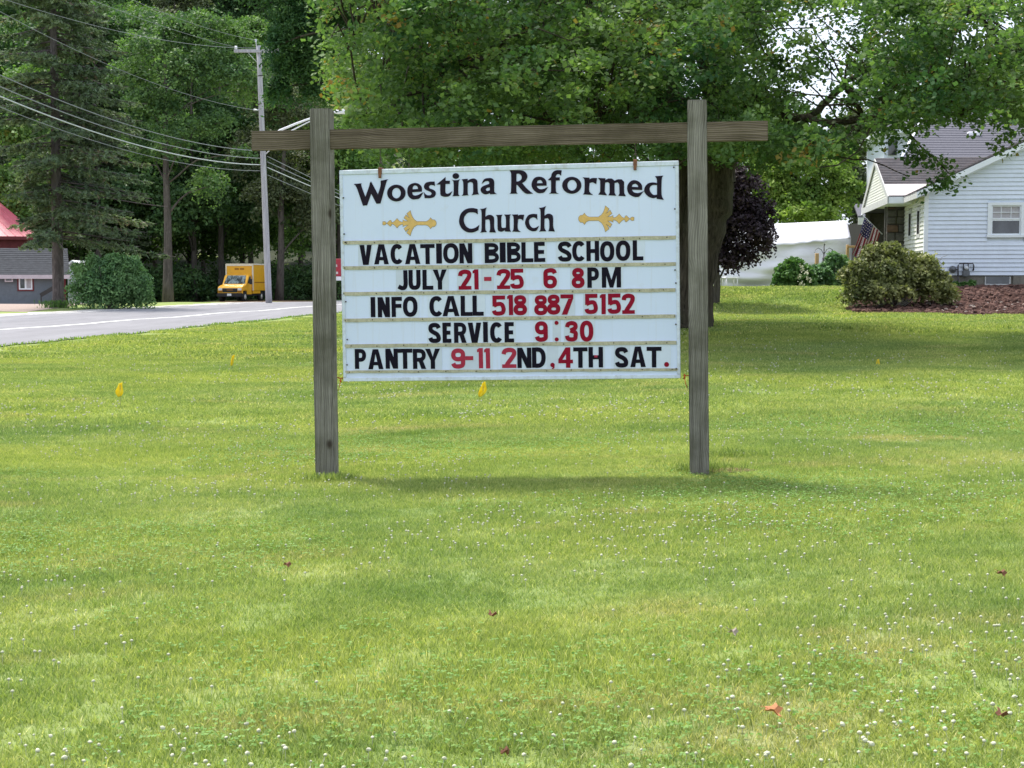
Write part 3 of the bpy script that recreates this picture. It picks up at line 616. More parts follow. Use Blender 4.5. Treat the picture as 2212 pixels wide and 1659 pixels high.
ROWS = [
 (K2, (310,632), (1903,608), (310,520), (1903,495), [('V',310,378,B_),('A',393,473,B_),('C',487,556,B_),('A',570,650,B_),('T',658,732,B_),('I',748,772,B_),('O',787,866,B_),('N',880,943,B_),('B',1022,1093,B_),('I',1107,1130,B_),('B',1148,1215,B_),('L',1228,1285,B_),('E',1299,1352,B_),('S',1432,1500,B_),('C',1510,1580,B_),('H',1590,1655,B_),('O',1665,1740,B_),('O',1752,1830,B_),('L',1845,1903,B_)]),
 (K3, (522,147), (1778,132), (522,35), (1778,17), [('J',522,580,B_),('U',586,652,B_),('L',665,723,B_),('Y',725,800,B_),('2',870,937,R_),('1',945,978,R_),('-',1015,1050,F_),('2',1087,1155,R_),('5',1163,1232,R_),('6',1348,1418,R_),('8',1505,1573,R_),('P',1592,1655,B_),('M',1672,1778,B_)]),
 (K3, (372,298), (1855,279), (372,185), (1855,165), [('I',372,398,B_),('N',413,480,B_),('F',492,548,B_),('O',557,635,B_),('C',707,780,B_),('A',782,870,B_),('L',885,943,B_),('L',952,1006,B_),('5',1063,1130,R_),('1',1137,1172,R_),('8',1183,1250,R_),('8',1298,1365,R_),('8',1370,1437,R_),('7',1445,1510,R_),('5',1580,1648,R_),('1',1658,1692,R_),('5',1707,1778,R_),('2',1786,1855,R_)]),
 (K3, (697,443), (1623,435), (697,330), (1623,318), [('S',697,765,B_),('E',777,825,B_),('R',842,910,B_),('V',920,993,B_),('I',1007,1030,B_),('C',1045,1115,B_),('E',1127,1177,B_),('9',1298,1367,R_),(':',1405,1430,R_),('3',1468,1535,R_),('0',1548,1623,R_)]),
 (K3, (283,590), (2048,578), (283,478), (2048,462), [('P',283,347,B_),('A',360,443,B_),('N',460,525,B_),('T',530,607,B_),('R',617,683,B_),('Y',688,763,B_),('9',835,903,F_),('-',915,948,F_),('1',965,1003,F_),('1',1010,1043,F_),('2',1122,1190,F_),('N',1208,1275,B_),('D',1290,1355,B_),(',',1385,1412,R_),('4',1437,1508,R_),('T',1520,1590,B_),('H',1605,1677,B_),('S',1752,1818,B_),('A',1835,1917,B_),('T',1925,2005,B_),('.',2020,2048,R_)]),
]
RAILS = [(K2, (215,508), (2085,478)), (K2, (215,650), (2085,627)), (K3, (218,167), (2083,145)), (K3, (222,316), (2083,292)), (K3, (228,460), (2088,440)), (K3, (228,605), (2098,592))]
RL = []
for i, (K, a, b) in enumerate(RAILS):
    p, q = sgn(*K(*a)), sgn(*K(*b)); RL.append((p, q)); hh = .0125 if i < 5 else .009
    m = MB(); n = 24
    for k in range(n):
        f0, f1 = k / n, (k + 1) / n; P0, P1 = p.lerp(q, f0), p.lerp(q, f1)
        w0 = .0018 * math.sin(k * 2.4 + i) * (1.6 if i == 5 else 1); w1 = .0018 * math.sin((k+1) * 2.4 + i) * (1.6 if i == 5 else 1)
        a0, a1 = -.007, -.013
        m.hexa([(P0.x, a0, P0.z-hh+w0), (P1.x, a0, P1.z-hh+w1), (P1.x, .001, P1.z-hh), (P0.x, .001, P0.z-hh), (P0.x, a1+abs(w0), P0.z+hh+w0*.6), (P1.x, a1+abs(w1), P1.z+hh+w1*.6), (P1.x, .001, P1.z+hh), (P0.x, .001, P0.z+hh)])
    rl = m.build('letter_rail', M['rail'], board)
    m = MB()
    for k in range(14):
        P = p.lerp(q, min(.998, max(.002, (k + .5 * random.random()) / 13.5))); m.disc((P.x, -.009, P.z + random.uniform(-.003, .003)), .0042, (0, -1, 0), .006, 6)
    m.build('nail_heads', M['nail'], rl, 'stuff')
letters = {}
for ri, (K, bl, br, tl, tr, items) in enumerate(ROWS):
    b0, b1, t0, t1 = sgn(*K(*bl)), sgn(*K(*br)), sgn(*K(*tl)), sgn(*K(*tr)); rot = math.atan2(b1.z - b0.z, b1.x - b0.x)
    ru, rd = RL[ri], RL[ri + 1]
    def zrail(r, x): p, q = r; return p.z + (q.z - p.z) * (x - p.x) / (q.x - p.x)
    for j, (ch, xa, xb, mk) in enumerate(items):
        f = (xa - bl[0]) / (br[0] - bl[0]); P = b0.lerp(b1, f); x1 = sgn(*K(xb, bl[1] + (br[1]-bl[1]) * f)).x; T = t0.lerp(t1, f)
        Hh = T.z - P.z; W = (x1 - P.x) / Hh; sp = .35 * (W * Hh) if ch in 'I1-.,:' else .012
        jz = random.uniform(-.002, .002)
        zt = zrail(ru, P.x) - .010; zb = zrail(rd, P.x) + .010; zt1 = zrail(ru, x1) - .010; zb1 = zrail(rd, x1) + .010
        m = MB(); y0 = -.0015 - .0004 * (j % 2)
        m.slab([(P.x - sp, y0, zb), (x1 + sp, y0, zb1), (x1 + sp, y0, zt1), (P.x - sp, y0, zt)], (0, .0011, 0))
        card = m.build('letter_card', M['card2' if (ch in '-:,' or random.random() < .25) else 'card'], board)
        key = (ch, round(W, 2))
        if key not in letters: letters[key] = {}
        me = letter_mesh(ch, W, Hh); o = obj('letter', me, M[mk], card); o.location = (P.x, y0 - .0002, P.z + jz); o.rotation_euler = (0, -rot + random.uniform(-.006, .006), 0)
        if mk != 'ink': o['label'] = 'red ' + {'-': 'dash', ':': 'colon', ',': 'comma', '.': 'full stop'}.get(ch, 'numeral ' + ch)
        if ri == 4 and ch == 'H':
            m = MB(); m.slab([(0,0,0), (.022,0,0), (.022,0,.016), (0,0,.016)], (0,-.004,0)); r = m.build('red_mark', M['inkfade'], card); r.location = (P.x + W*Hh*.5 - .011, y0, P.z + Hh*.5); r['label'] = 'red dash showing behind the black letter'
# hooks, clips, screws
for u, v, vb in ((821.5, 352, 385), (1372, 340, 368)):
    p = sgn(u, v, 0); q = sgn(u, vb, 0); m = MB()
    m.box(q.x - .013, q.x + .013, -.018, .066, q.z + .03, q.z + .075); m.box(q.x - .011, q.x + .011, -.020, -.0085, q.z, q.z + .04)
    o = m.bevel('hanging_clip', M['rust'], board, .003)
    m = MB(); c = Vector((q.x, .02, q.z + .115))
    for zz, hy in ((0, 0), (.035, 1)):
        pts = [(c.x + (.012*math.cos(a) if not hy else 0), c.y + (.012*math.cos(a) if hy else 0), c.z - .02 + zz + .024*math.sin(a)) for a in [i*math.pi/4 for i in range(9)]]
        m.tube(pts, .003, 5, False)
    zt = sgn(u, 318).z if u < 1000 else sgn(u, 306).z
    m.tube([(c.x, c.y - .018, c.z + .03), (c.x, c.y - .02, zt)], .003, 5)
    m.build('hook', M['nail'], o)
for s, tt in ((.012,.13),(.012,.30),(.015,.34),(.013,.62),(.015,.80),(.013,.92),(.988,.22),(.987,.50),(.989,.56),(.988,.75),(.988,.955),(.986,.03)):
    p = bd(s, tt, 0); m = MB(); m.disc((p.x, -.0095, p.z), .006, (0, -1, 0), .003, 8); m.build('screw', M['nail'], board)
# orange cord ends at the two lower corners, tied to the posts
for (u, v), (pu, pv), lb in (((738, 819), (729, 818), 'short frayed orange cord tying the lower left board corner to its post'), ((1477, 812), (1490, 815), 'short orange cord tying the lower right board corner to its post')):
    a, b = sgn(u, v), sgn(pu, pv); a.y = .03; m = MB(); s = 1 if pu > u else -1
    m.tube([a, (a.x + .006, -.01, a.z + .012), (a.x + .01*s, -.015, a.z - .008), (a.x, -.012, a.z - .02), (a.x + .008*s, .0, a.z + .004), (b.x + .004*s, .02, b.z + .008)], .0045, 6)
    m.tube([(a.x + .004*s, -.012, a.z), (a.x + .012*s, -.012, a.z - .05), (a.x + .026*s, -.008, a.z - .085)], .003, 5)
    o = m.build('tie_cord', M['orange'], None); o.location = SO; o.rotation_euler = (0, 0, -YAW); tag(o, lb, 'cord', 'cords tying the sign board')
# dead leaf caught under the crossbar

# ------------------------------------------------------------------ white house on the right
HY = math.radians(7.3)
hx = Vector((math.cos(HY), -math.sin(HY), 0)); hd = Vector((math.sin(HY), math.cos(HY), 0))
HO = at(1997, 594.6, 42.0); HG = Hs(12.5, 41.9); HO = Vector((HO.x, 42.0, 0))
house = empty('white_house', 'white clapboard house with grey roofs and a stone porch behind the mulch bed', 'house', HO, -HY)
def hp(u, v, d=0.0):                 # on the facade plane (d metres behind it) -> house coordinates
    q = onplane(u, v, HO + hd * d, hd) - HO; return Vector((q.dot(hx), d, q.z))
def hside(u, v, x=0.0):              # on a plane running back from the facade
    q = onplane(u, v, HO + hx * x, hx) - HO; return Vector((x, q.dot(hd), q.z))
ZB = hp(2003, 594.6).z; ZE = hp(2003, 408).z; SLOPE = .47; WW = 8.2; ZA = ZE + SLOPE * WW / 2
FZ = HG - .2
m = MB(); m.slab([(0.01, .02, FZ), (WW, .02, FZ), (WW, .02, ZB + .02), (0.01, .02, ZB + .02)], (0, 9.5, 0)); m.build('foundation', M['foundation'], house)
m = MB(); m.slab([(.03, .03, ZB), (WW, .03, ZB), (WW, .03, ZE), (WW/2, .03, ZA - .02), (.03, .03, ZE)], (0, 9.3, 0)); wall = m.build('wall', M['siding'], house)
PITCH_B = 9.05 * 42 / 3200
def lap(x0a, x1a, x0b, x1b, z0, z1, side=False):
    m = MB()
    if not side: m.hexa([(x0a,-.032,z0),(x1a,-.032,z0),(x1a,.029,z0),(x0a,.029,z0),(x0b,.001,z1),(x1b,.001,z1),(x1b,.029,z1),(x0b,.029,z1)])
    else: m.hexa([(-.030,x0a,z0),(-.030,x1a,z0),(.029,x1a,z0),(.029,x0a,z0),(.001,x0b,z1),(.001,x1b,z1),(.029,x1b,z1),(.029,x0b,z1)])
    return m
z = ZB; W0 = .075
WL, WR = hp(2132, 513), hp(2214, 437)
while z < ZA - .06:
    z1 = min(z + PITCH_B, ZA)
    ins = lambda q: max(W0 if q <= ZE + .05 else 0, (q - ZE) / SLOPE + .02 if q > ZE else 0)
    a0, a1 = ins(z), ins(z1)
    segs = [(a0, WW - a0, a1, WW - a1)]
    if z1 > WL.z and z < WR.z: segs = [(a0, WL.x, a1, WL.x), (WR.x, WW - a0, WR.x, WW - a1)]
    for s in segs:
        if s[1] - s[0] > .05 and s[3] - s[2] > 0: lap(*s, z, z1 + .004).build('siding_board', M['siding'], wall)
    z += PITCH_B
# side wall boards, cream coloured
SD = 4.35
sidew = MB().slab([(.0295, 0.08, ZB), (.0295, SD, ZB), (.0295, SD, ZE - .05), (.0295, .08, ZE - .05)], (.03, 0, 0)).build('side_wall', M['sidingside'], house)
sw = [(hside(1963.5, 560), hside(1971, 456)), (hside(1980, 552), hside(1989.5, 448))]
SWIN = [(a.y, b.y) for a, b in [(hside(1970.5, 480), hside(1964, 480)), (hside(1989, 480), hside(1982, 480))]]
z = ZB
swz0, swz1 = hside(1985, 514).z, hside(1985, 447).z
while z < ZE - .16:
    z1 = z + PITCH_B; segs = [(.08, SD)]
    if z1 > swz0 and z < swz1: segs = [(.08, SWIN[1][0]), (SWIN[1][1], SWIN[0][0]), (SWIN[0][1], SD)]
    for a, b in segs:
        if b - a > .04: lap(a, b, a, b, z, z1 + .004, True).build('siding_board', M['sidingside'], sidew)
    z += PITCH_B
m = MB(); m.box(-.040, .075, -.042, .0, ZB, ZE + .02); m.box(-.040, -.001, 0, .08, ZB, ZE - .05); m.build('corner_board', M['trim'], house)
# gable roof over the facade with rake boards
OV = .28
def gable_roof(x0, xm, x1, ze, za, y0, y1, mat, parent, th=.07, courses=True):
    for s, xe in ((0, x0), (1, x1)):
        m = MB(); n = max(4, int(math.hypot(xm - xe, za - ze) / .14)); xo = xe + (-.3 if s == 0 else .3); zo = ze - abs(.3 * (za - ze) / (xm - xe))
        for k in range(n):
            f0, f1 = k / n, (k + 1) / n; xa, za_ = xo + (xm - xo) * f0, zo + (za - zo) * f0; xb, zb_ = xo + (xm - xo) * f1, zo + (za - zo) * f1
            m.hexa([(xa, y0, za_ + th - .05), (xa, y1, za_ + th - .05), (xb, y1, zb_ + th - .05), (xb, y0, zb_ + th - .05), (xa, y0, za_ + th + .012), (xa, y1, za_ + th + .012), (xb, y1, zb_ + th), (xb, y0, zb_ + th)] if s else
                   [(xa, y1, za_ + th - .05), (xa, y0, za_ + th - .05), (xb, y0, zb_ + th - .05), (xb, y1, zb_ + th - .05), (xa, y1, za_ + th + .012), (xa, y0, za_ + th + .012), (xb, y0, zb_ + th), (xb, y1, zb_ + th)])
        m.build('roof', mat, parent, 'stuff')
gable_roof(0, WW/2, WW, ZE, ZA, -OV, 6.0, M['shinglebrown'], house)
for s in (0, 1):
    xe = -.30 if s == 0 else WW + .30; ze = ZE - .30 * SLOPE
    m = MB(); m.slab([(xe, -OV - .02, ze - .13), (WW/2, -OV - .02, ZA - .13), (WW/2, -OV - .02, ZA + .035), (xe, -OV - .02, ze + .035)], (0, .03, 0)); m.build('rake_board', M['trim'], house)
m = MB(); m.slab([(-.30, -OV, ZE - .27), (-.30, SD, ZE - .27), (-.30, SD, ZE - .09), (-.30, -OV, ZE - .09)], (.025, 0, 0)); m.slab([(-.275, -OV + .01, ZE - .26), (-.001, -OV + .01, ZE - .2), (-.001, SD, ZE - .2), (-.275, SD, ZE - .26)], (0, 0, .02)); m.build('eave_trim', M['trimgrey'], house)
m = MB(); m.slab([(-.001, -OV + .01, ZE - .16), (WW/2, -OV + .01, ZA - .16), (WW/2, -OV + .01, ZA - .14), (-.001, -OV + .01, ZE - .14)], (0, OV - .03, 0)); m.build('soffit', M['trim'], house)
def window(x0, x1, z0, z1, grid=True, name='window', tw=.10):
    fr = MB(); y0 = -.055
    fr.box(x0, x0 + tw, y0, .03, z0, z1); fr.box(x1 - tw, x1, y0, .03, z0, z1); fr.box(x0 + tw, x1 - tw, y0, .03, z1 - tw * .8, z1); fr.box(x0 - .02, x1 + .02, y0 - .025, .03, z0, z0 + tw * .7)
    w = fr.build(name, M['trim'], house)
    ix0, ix1, iz0, iz1 = x0 + tw, x1 - tw, z0 + tw * .7, z1 - tw * .8; zm = (iz0 + iz1) / 2 + .02
    for (a, b, yy) in ((iz0, zm, -.012), (zm, iz1, -.022)):
        s = MB(); t = .038; s.box(ix0, ix0 + t, yy, .03, a, b); s.box(ix1 - t, ix1, yy, .03, a, b); s.box(ix0 + t, ix1 - t, yy, .03, a, a + t); s.box(ix0 + t, ix1 - t, yy, .03, b - t, b); s.build('sash', M['trim'], w)
    MB().box(ix0 + .03, ix1 - .03, .012, .016, iz0 + .03, zm - .03).build('pane', M['glass'], w)
    MB().box(ix0 + .03, ix1 - .03, .008, .012, zm + .03, iz1 - .03).build('pane', M['curtain'], w)
    m = MB()
    for k in (1, 2): xx = ix0 + (ix1 - ix0) * k / 3; m.box(xx - .009, xx + .009, -.008, .010, zm + .03, iz1 - .03)
    zz = (zm + iz1) / 2; m.box(ix0 + .03, ix1 - .03, -.009, .009, zz - .009, zz + .009)
    m.build('muntin', M['trim'], w)
    return w
window(WL.x, WR.x, WL.z, WR.z)
for (a, b) in SWIN:
    m = MB(); m.box(-.03, .03, a, b, swz0, swz1); w = m.build('side_window', M['trimgrey'], house)
    MB().box(-.034, -.029, a + .12, b - .12, swz0 + .12, swz1 - .12).build('pane', M['glass'], w)
# basement window in the foundation
a, b = hp(2127, 616), hp(2183, 596)
m = MB(); m.box(a.x, b.x, -.03, .019, a.z, a.z + .035); m.box(a.x, a.x + .03, -.02, .019, a.z + .035, b.z - .02); m.box(b.x - .03, b.x, -.02, .019, a.z + .035, b.z - .02); w = m.build('basement_window', M['trimgrey'], house)
MB().box(a.x + .03, b.x - .03, -.004, .016, a.z + .035, b.z - .02).build('pane', M['glass'], w)
m = MB(); m.box(a.x - .08, b.x + .08, -.06, .018, a.z - .09, a.z - .003); m.build('sill', M['foundation'], w)
m = MB(); c0 = hp(2188, 610); m.box(c0.x, c0.x + 1.6, -.05, .019, FZ, ZB - .02); m.build('foundation_pier', M['foundation'], house)
# gas meter on the wall
mt = empty('gas_meter', 'grey gas meter with bent dark pipes on the white wall below the window', 'gas meter', HO, -HY)
def mp(x, y, d): q = hp((3600 + x / 5.12) * .5486, (1000 + y / 5.12) * .5486, 0); return Vector((q.x, d, q.z))
m = MB(); m.tube([mp(870,440,-.10), mp(870,240,-.10), mp(900,190,-.10), mp(1170,188,-.10), mp(1185,240,-.10), mp(1180,320,-.10)], .021, 7)
m.tube([mp(980,195,-.10), mp(980,330,-.10)], .018, 7); m.tube([mp(1075,195,-.10), mp(1075,330,-.10)], .018, 7); m.tube([mp(770,315,-.10), mp(870,315,-.10)], .024, 7); m.tube([mp(870,440,-.10), mp(870,600,-.10)], .02, 7); m.tube([mp(1180,320,-.10), mp(1180,322,.0)], .02, 7)
m.build('pipe', M['pipe'], mt)
c = mp(768, 312, -.06); m = MB(); m.disc(c, .105, (0, -1, 0), .05, 14, .095); m.disc((c.x, c.y - .05, c.z), .055, (0, -1, 0), .06, 12, .04); m.build('regulator', M['meter'], mt)
a, b = mp(955, 440, -.06), mp(1100, 330, -.06); m = MB(); m.box(a.x, b.x, -.19, -.04, a.z - .02, b.z); m.box(a.x + .02, b.x - .02, -.18, -.05, b.z, b.z + .05); m.bevel('meter_body', M['meter'], mt, .02, 2)
a, b = mp(990, 315, -.1), mp(1075, 250, -.1); m = MB(); m.disc(((a.x+b.x)/2, -.12, (a.z+b.z)/2), .055, (0, -1, 0), .07, 12); m.build('dial', M['furniture'], mt)

# porch wing: gable end, brown roof, flashing strip, stone pier, dark opening
Bp = at(1909, 424, 44.6); Cp = at(1872, 452, 51.7); Ap = at(1890.5, 345, 48.1)
def loc(p): q = Vector(p) - HO; return Vector((q.dot(hx), q.dot(hd), q.z))
b_, c_, a_ = loc(Bp), loc(Cp), loc(Ap); gx = (b_.x + c_.x) / 2; ze = (b_.z + c_.z) / 2; ym = (b_.y + c_.y) / 2
za = a_.z; y0, y1 = b_.y, c_.y
m = MB(); n = 15
gw = MB().slab([(gx + .05, y0 + .12, ze), (gx + .05, y1, ze), (gx + .05, ym, za - .08)], (.05, 0, 0)).build('gable_wall', M['sidingside'], house)
for k in range(n):
    f0, f1 = k / n, (k + 1) / n; ya, yb = y0 + .12 + (ym - y0) * f0, y1 - (y1 - ym) * f0; yc, yd = y0 + .12 + (ym - y0) * f1, y1 - (y1 - ym) * f1; z0_, z1_ = ze + (za - .08 - ze) * f0, ze + (za - .08 - ze) * f1
    if yd - yc < .15: break
    MB().hexa([(gx+.02,ya,z0_),(gx+.02,yb,z0_),(gx+.049,yb,z0_),(gx+.049,ya,z0_),(gx+.035,yc,z1_),(gx+.035,yd,z1_),(gx+.049,yd,z1_),(gx+.049,yc,z1_)]).build('siding_board', M['sidingside'], gw)
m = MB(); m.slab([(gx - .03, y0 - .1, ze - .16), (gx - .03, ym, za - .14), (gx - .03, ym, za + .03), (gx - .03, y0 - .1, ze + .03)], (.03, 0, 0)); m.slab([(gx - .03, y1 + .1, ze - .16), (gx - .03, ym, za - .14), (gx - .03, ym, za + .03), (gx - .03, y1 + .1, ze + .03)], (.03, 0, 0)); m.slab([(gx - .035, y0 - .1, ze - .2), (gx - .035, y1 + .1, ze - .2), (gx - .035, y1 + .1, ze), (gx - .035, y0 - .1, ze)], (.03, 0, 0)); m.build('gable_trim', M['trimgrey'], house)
m = MB(); m.box(gx, .0, y0 - .12, y0 - .09, ze - .19, ze + .0); m.box(gx, .0, y0 - .09, y0 + 3.0, ze - .2, ze - .17); m.build('porch_fascia', M['trim'], house)
zf = za - .60 * (za - ze)
rf = MB(); nc = 16; yfr = y0 + (ym - y0) * .28; zfr = ze + (za - ze) * .28
for k in range(nc):
    f0, f1 = k / nc, (k + 1) / nc; ya, yb = yfr + (ym - yfr) * f0, yfr + (ym - yfr) * f1; z0_, z1_ = zfr + (za - zfr) * f0, zfr + (za - zfr) * f1
    rf.hexa([(gx, ya, z0_ + .01), (8, ya, z0_ + .01), (8, yb, z1_ + .01), (gx, yb, z1_ + .01), (gx, ya, z0_ + .07), (8, ya, z0_ + .07), (8, yb, z1_ + .055), (gx, yb, z1_ + .055)])
rf.build('porch_roof', M['shinglebrown'], house, 'stuff')
MB().slab([(gx, ym, za + .055), (8, ym, za + .055), (8, y1 + .1, ze + .05), (gx, y1 + .1, ze + .05)], (0, 0, -.05)).build('rear_roof', M['shinglebrown'], house)
m = MB(); m.slab([(gx, y0 - .1, ze + .02), (1.5, y0 - .1, ze + .02), (1.5, yfr, zfr + .03), (gx, yfr, zfr + .03)], (0, 0, .03)); m.build('flashing', M['flash'], house)
pz = ze - .2; PX0 = loc(at(1913, 500, 46.6)).x; PY = SD
MB().box(PX0 + .03, .0, PY + .03, PY + .6, FZ, pz).build('pier_core', M['mortar'], house)
pier = [c for c in house.children if c.name.startswith('pier_core')][0]; pier.name = 'stone_pier'
z = FZ + .05; r = random.Random(4)
while z < pz - .05:
    hgt = min(r.uniform(.17, .30), pz - z); x = PX0
    while x < -.06:
        w_ = min(r.uniform(.18, .36), 0 - x)
        if 0 - (x + w_) < .1: w_ = -x
        m = MB(); j = lambda: r.uniform(-.015, .015)
        m.hexa([(x+.012+j()*.5, PY-.05, z+.012), (x+w_-.012+j()*.5, PY-.05, z+.012+j()), (x+w_-.012, PY+.04, z+.012), (x+.012, PY+.04, z+.012), (x+.012, PY-.05+j(), z+hgt-.012+j()), (x+w_-.012, PY-.05+j(), z+hgt-.012+j()), (x+w_-.012, PY+.04, z+hgt-.012), (x+.012, PY+.04, z+hgt-.012)])
        m.bevel('stone', M[r.choice(['stone_a', 'stone_b', 'stone_b'])], pier, .02, 1); x += w_
    z += hgt
m = MB(); m.box(.02, .3, PY + .6, y1, FZ, pz); m.box(gx + .1, 8, y1 - .25, y1, FZ, ze + .2); m.build('porch_back_wall', M['stone_b'], house)
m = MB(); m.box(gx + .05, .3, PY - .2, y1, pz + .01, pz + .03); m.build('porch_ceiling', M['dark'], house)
m = MB(); m.box(gx + .06, gx + .2, y1 - .45, y1 - .3, FZ, pz); m.box(PX0 - .06, PX0 + .0, PY + .0, PY + .1, FZ, pz); m.build('porch_post', M['stone_b'], house)
# higher rear block with its own roof and white cheek wall
def blk(u, v, Y): return loc(at(u, v, Y))
fl, fr_, rr, rl, tl = blk(1951, 341, 52), blk(2330, 341, 52), blk(2215, 296, 55), blk(2145, 245, 57.5), blk(2001, 262, 56)
n = 20; rf = MB()
lo0, lo1 = fl, fr_; hi0, hi1 = blk(2003, 262, 57.2), blk(2150, 244, 57.8)
hi0.z = hi1.z; hi1.x = hi1.x
for k in range(n):
    f0, f1 = k / n, (k + 1) / n; A, B, C_, D_ = lo0.lerp(hi0, f0), lo1.lerp(hi1, f0), lo1.lerp(hi1, f1), lo0.lerp(hi0, f1)
    up = Vector((0, 0, .03)); rf.hexa([A - up, B - up, C_ - up, D_ - up, A + up, B + up, C_ + Vector((0, 0, .012)), D_ + Vector((0, 0, .012))])
rf.build('upper_roof', M['shingle'], house, 'stuff')
m = MB(); m.slab([lo0 + Vector((-.09, -.05, -.12)), hi0 + Vector((-.09, -.05, -.12)), hi0 + Vector((-.09, -.05, .06)), lo0 + Vector((-.09, -.05, .06))], (.08, 0, 0)); m.build('upper_rake', M['trim'], house)
wl = blk(1909, 343, 57.4); wt = blk(1909, 289, 57.4); wr_ = blk(2020, 343, 57.4)
m = MB(); m.box(wl.x, wr_.x, wl.y, wl.y + 6, FZ, wt.z); cw = m.build('upper_wall', M['siding'], house)
m = MB(); m.box(wl.x - .35, wr_.x, wl.y - .35, wl.y + 6, wt.z, wt.z + .12); m.build('upper_eave', M['trim'], house)
rt = MB(); rt.slab([(wl.x - .35, wl.y - .35, wt.z + .12), (wr_.x + .5, wl.y - .35, wt.z + .12), (wr_.x + .5, wl.y + 2.6, hi1.z - .06), (wl.x + 1.3, wl.y + 2.6, hi1.z - .06)], (0, 0, .06)); rt.build('upper_side_roof', M['shingle'], house)
m = MB(); e = loc(at(1928, 318, 57.3)); m.box(e.x - .16, e.x + .16, e.y - .03, e.y + .06, e.z - .3, e.z + .3); m.build('upper_window', M['glass'], house)
v_ = loc(at(2103, 291, 54.6)); MB().box(v_.x - .22, v_.x + .22, v_.y - .2, v_.y + .15, v_.z - .06, v_.z + .1).bevel('roof_vent', M['tarp'], house, .03)

# flag on the porch, drawn as folds of real cloth
fp0, fp1 = at(1906, 506, 45.9), at(1863, 465, 45.6)
flag = empty('flag', 'striped red, white and blue flag hanging from a slanting pole at the stone porch', 'flag', (0, 0, 0))
m = MB(); m.tube([fp0, fp1], .017, 7); m.disc(fp1, .03, (fp1 - fp0), .04, 8); m.build('flag_pole', M['metal'], flag)
dirp = (fp0 - fp1); Lp = dirp.length; dn = Vector((-.26, 0, -1)).normalized()
def fl_pt(s, t):                     # s along the pole from its tip, t down the cloth
    base = fp1.lerp(fp0, .10 + .80 * s); L = 1.16 * (1 - .10 * s) 
    sway = Vector((.0, -.09 * math.sin(s * 17 + t * 3) * (.25 + t), 0)); return base + dn * (L * t) + sway + Vector((-.07 * t * t, 0, 0))
NS, NTn = 26, 18
cl = {'flagred': MB(), 'flagwhite': MB(), 'flagblue': MB()}
for i in range(NS):
    for j in range(NTn):
        s0, s1, t0, t1 = i / NS, (i + 1) / NS, j / NTn, (j + 1) / NTn
        if (i + .5) / NS < 14 / 26 and (j + .5) / NTn < .46: k = 'flagblue'
        else: k = 'flagred' if (i // 2) % 2 == 0 else 'flagwhite'
        cl[k].add([fl_pt(s0, t0), fl_pt(s1, t0), fl_pt(s1, t1), fl_pt(s0, t1)], [(0, 1, 2, 3)], True)
def thick(o, th=.006): md = o.modifiers.new('thickness', 'SOLIDIFY'); md.thickness = th; return o
cloth = cl['flagred'].build('flag_cloth', M['flagred'], flag); thick(cloth)
thick(cl['flagwhite'].build('white_stripes', M['flagwhite'], cloth)); thick(cl['flagblue'].build('blue_field', M['flagblue'], cloth))
st = MB()
for r_ in range(5):
    for c__ in range(6):
        q = fl_pt((r_ + .5 + (c__ % 2) * .25) / 5.6 * 14/26, (c__ + .5) / 6 * .44) + Vector((0, -.012, 0)); st.disc(q, .016, (0, -1, 0), .004, 5)
st.build('stars', M['flagwhite'], cloth, 'stuff')

# ------------------------------------------------------------------ white tarpaulin tent and the yard behind
TY = 52.0
t0, t1, t2, t3 = at(1520, 631, TY), at(1835, 622, TY), at(1835, 475, TY), at(1520, 489, TY)
tent = empty('white_tent', 'long white tarpaulin tent with a sagging creased side wall behind the shrubs', 'tent', (0, 0, 0))
zfold0, zfold1 = at(1520, 545, TY).z, at(1835, 515, TY).z
def sheet(fn, nu, nv, name, mat, parent, th=.01):
    m = MB(); P = [[fn(i / nu, j / nv) for i in range(nu + 1)] for j in range(nv + 1)]
    m.add([p for r in P for p in r], [(j*(nu+1)+i, j*(nu+1)+i+1, (j+1)*(nu+1)+i+1, (j+1)*(nu+1)+i) for j in range(nv) for i in range(nu)], True)
    return thick(m.build(name, mat, parent), th)
gz = Hs(8, TY) - .05
def wall_fn(s, t):
    x = t0.x + (t1.x - t0.x) * s; zt = zfold0 + (zfold1 - zfold0) * s + .05; zb = gz + .04; z = zb + (zt - zb) * t
    w = .08 * math.sin(t * 11 + math.sin(s * 7) * 2) * (1 - t * .3) + .06 * math.sin(t * 23 + s * 9 + 2 * math.sin(s * 5)) * (1 - t) + .03 * math.sin(s * 26)
    return Vector((x, TY + w - .12 * math.sin(math.pi * t), z))
def roof_fn(s, t):
    x = t0.x + (t1.x - t0.x) * s; za_ = zfold0 + (zfold1 - zfold0) * s; zb_ = t3.z + (t2.z - t3.z) * s
    return Vector((x, TY - .05 + .75 * t ** 1.1, za_ + (zb_ - za_) * (t ** .93) - .03 * abs(math.sin(s * math.pi * 4)) * (1 - t) + .012 * math.sin(s * 60) * (1 - t)))
sheet(wall_fn, 70, 46, 'tent_side', M['tarp'], tent); sheet(roof_fn, 64, 14, 'tent_roof', M['tarp'], tent)
sheet(lambda s, t: (lambda p: Vector((p.x, 2 * (TY + .70) - p.y, p.z)))(roof_fn(s, t)), 40, 8, 'tent_rear_roof', M['tarp'], tent)
m = MB()
for x in (t0.x + .02, (t0.x*2+t1.x)/3, (t0.x+t1.x*2)/3, t1.x + .05):
    for yy in (TY + .15, TY + 1.3): m.tube([(x, yy, gz - .1), (x, yy, zfold0 + .2)], .035, 8)
m.build('tent_frame', M['furniture'], tent, 'stuff')
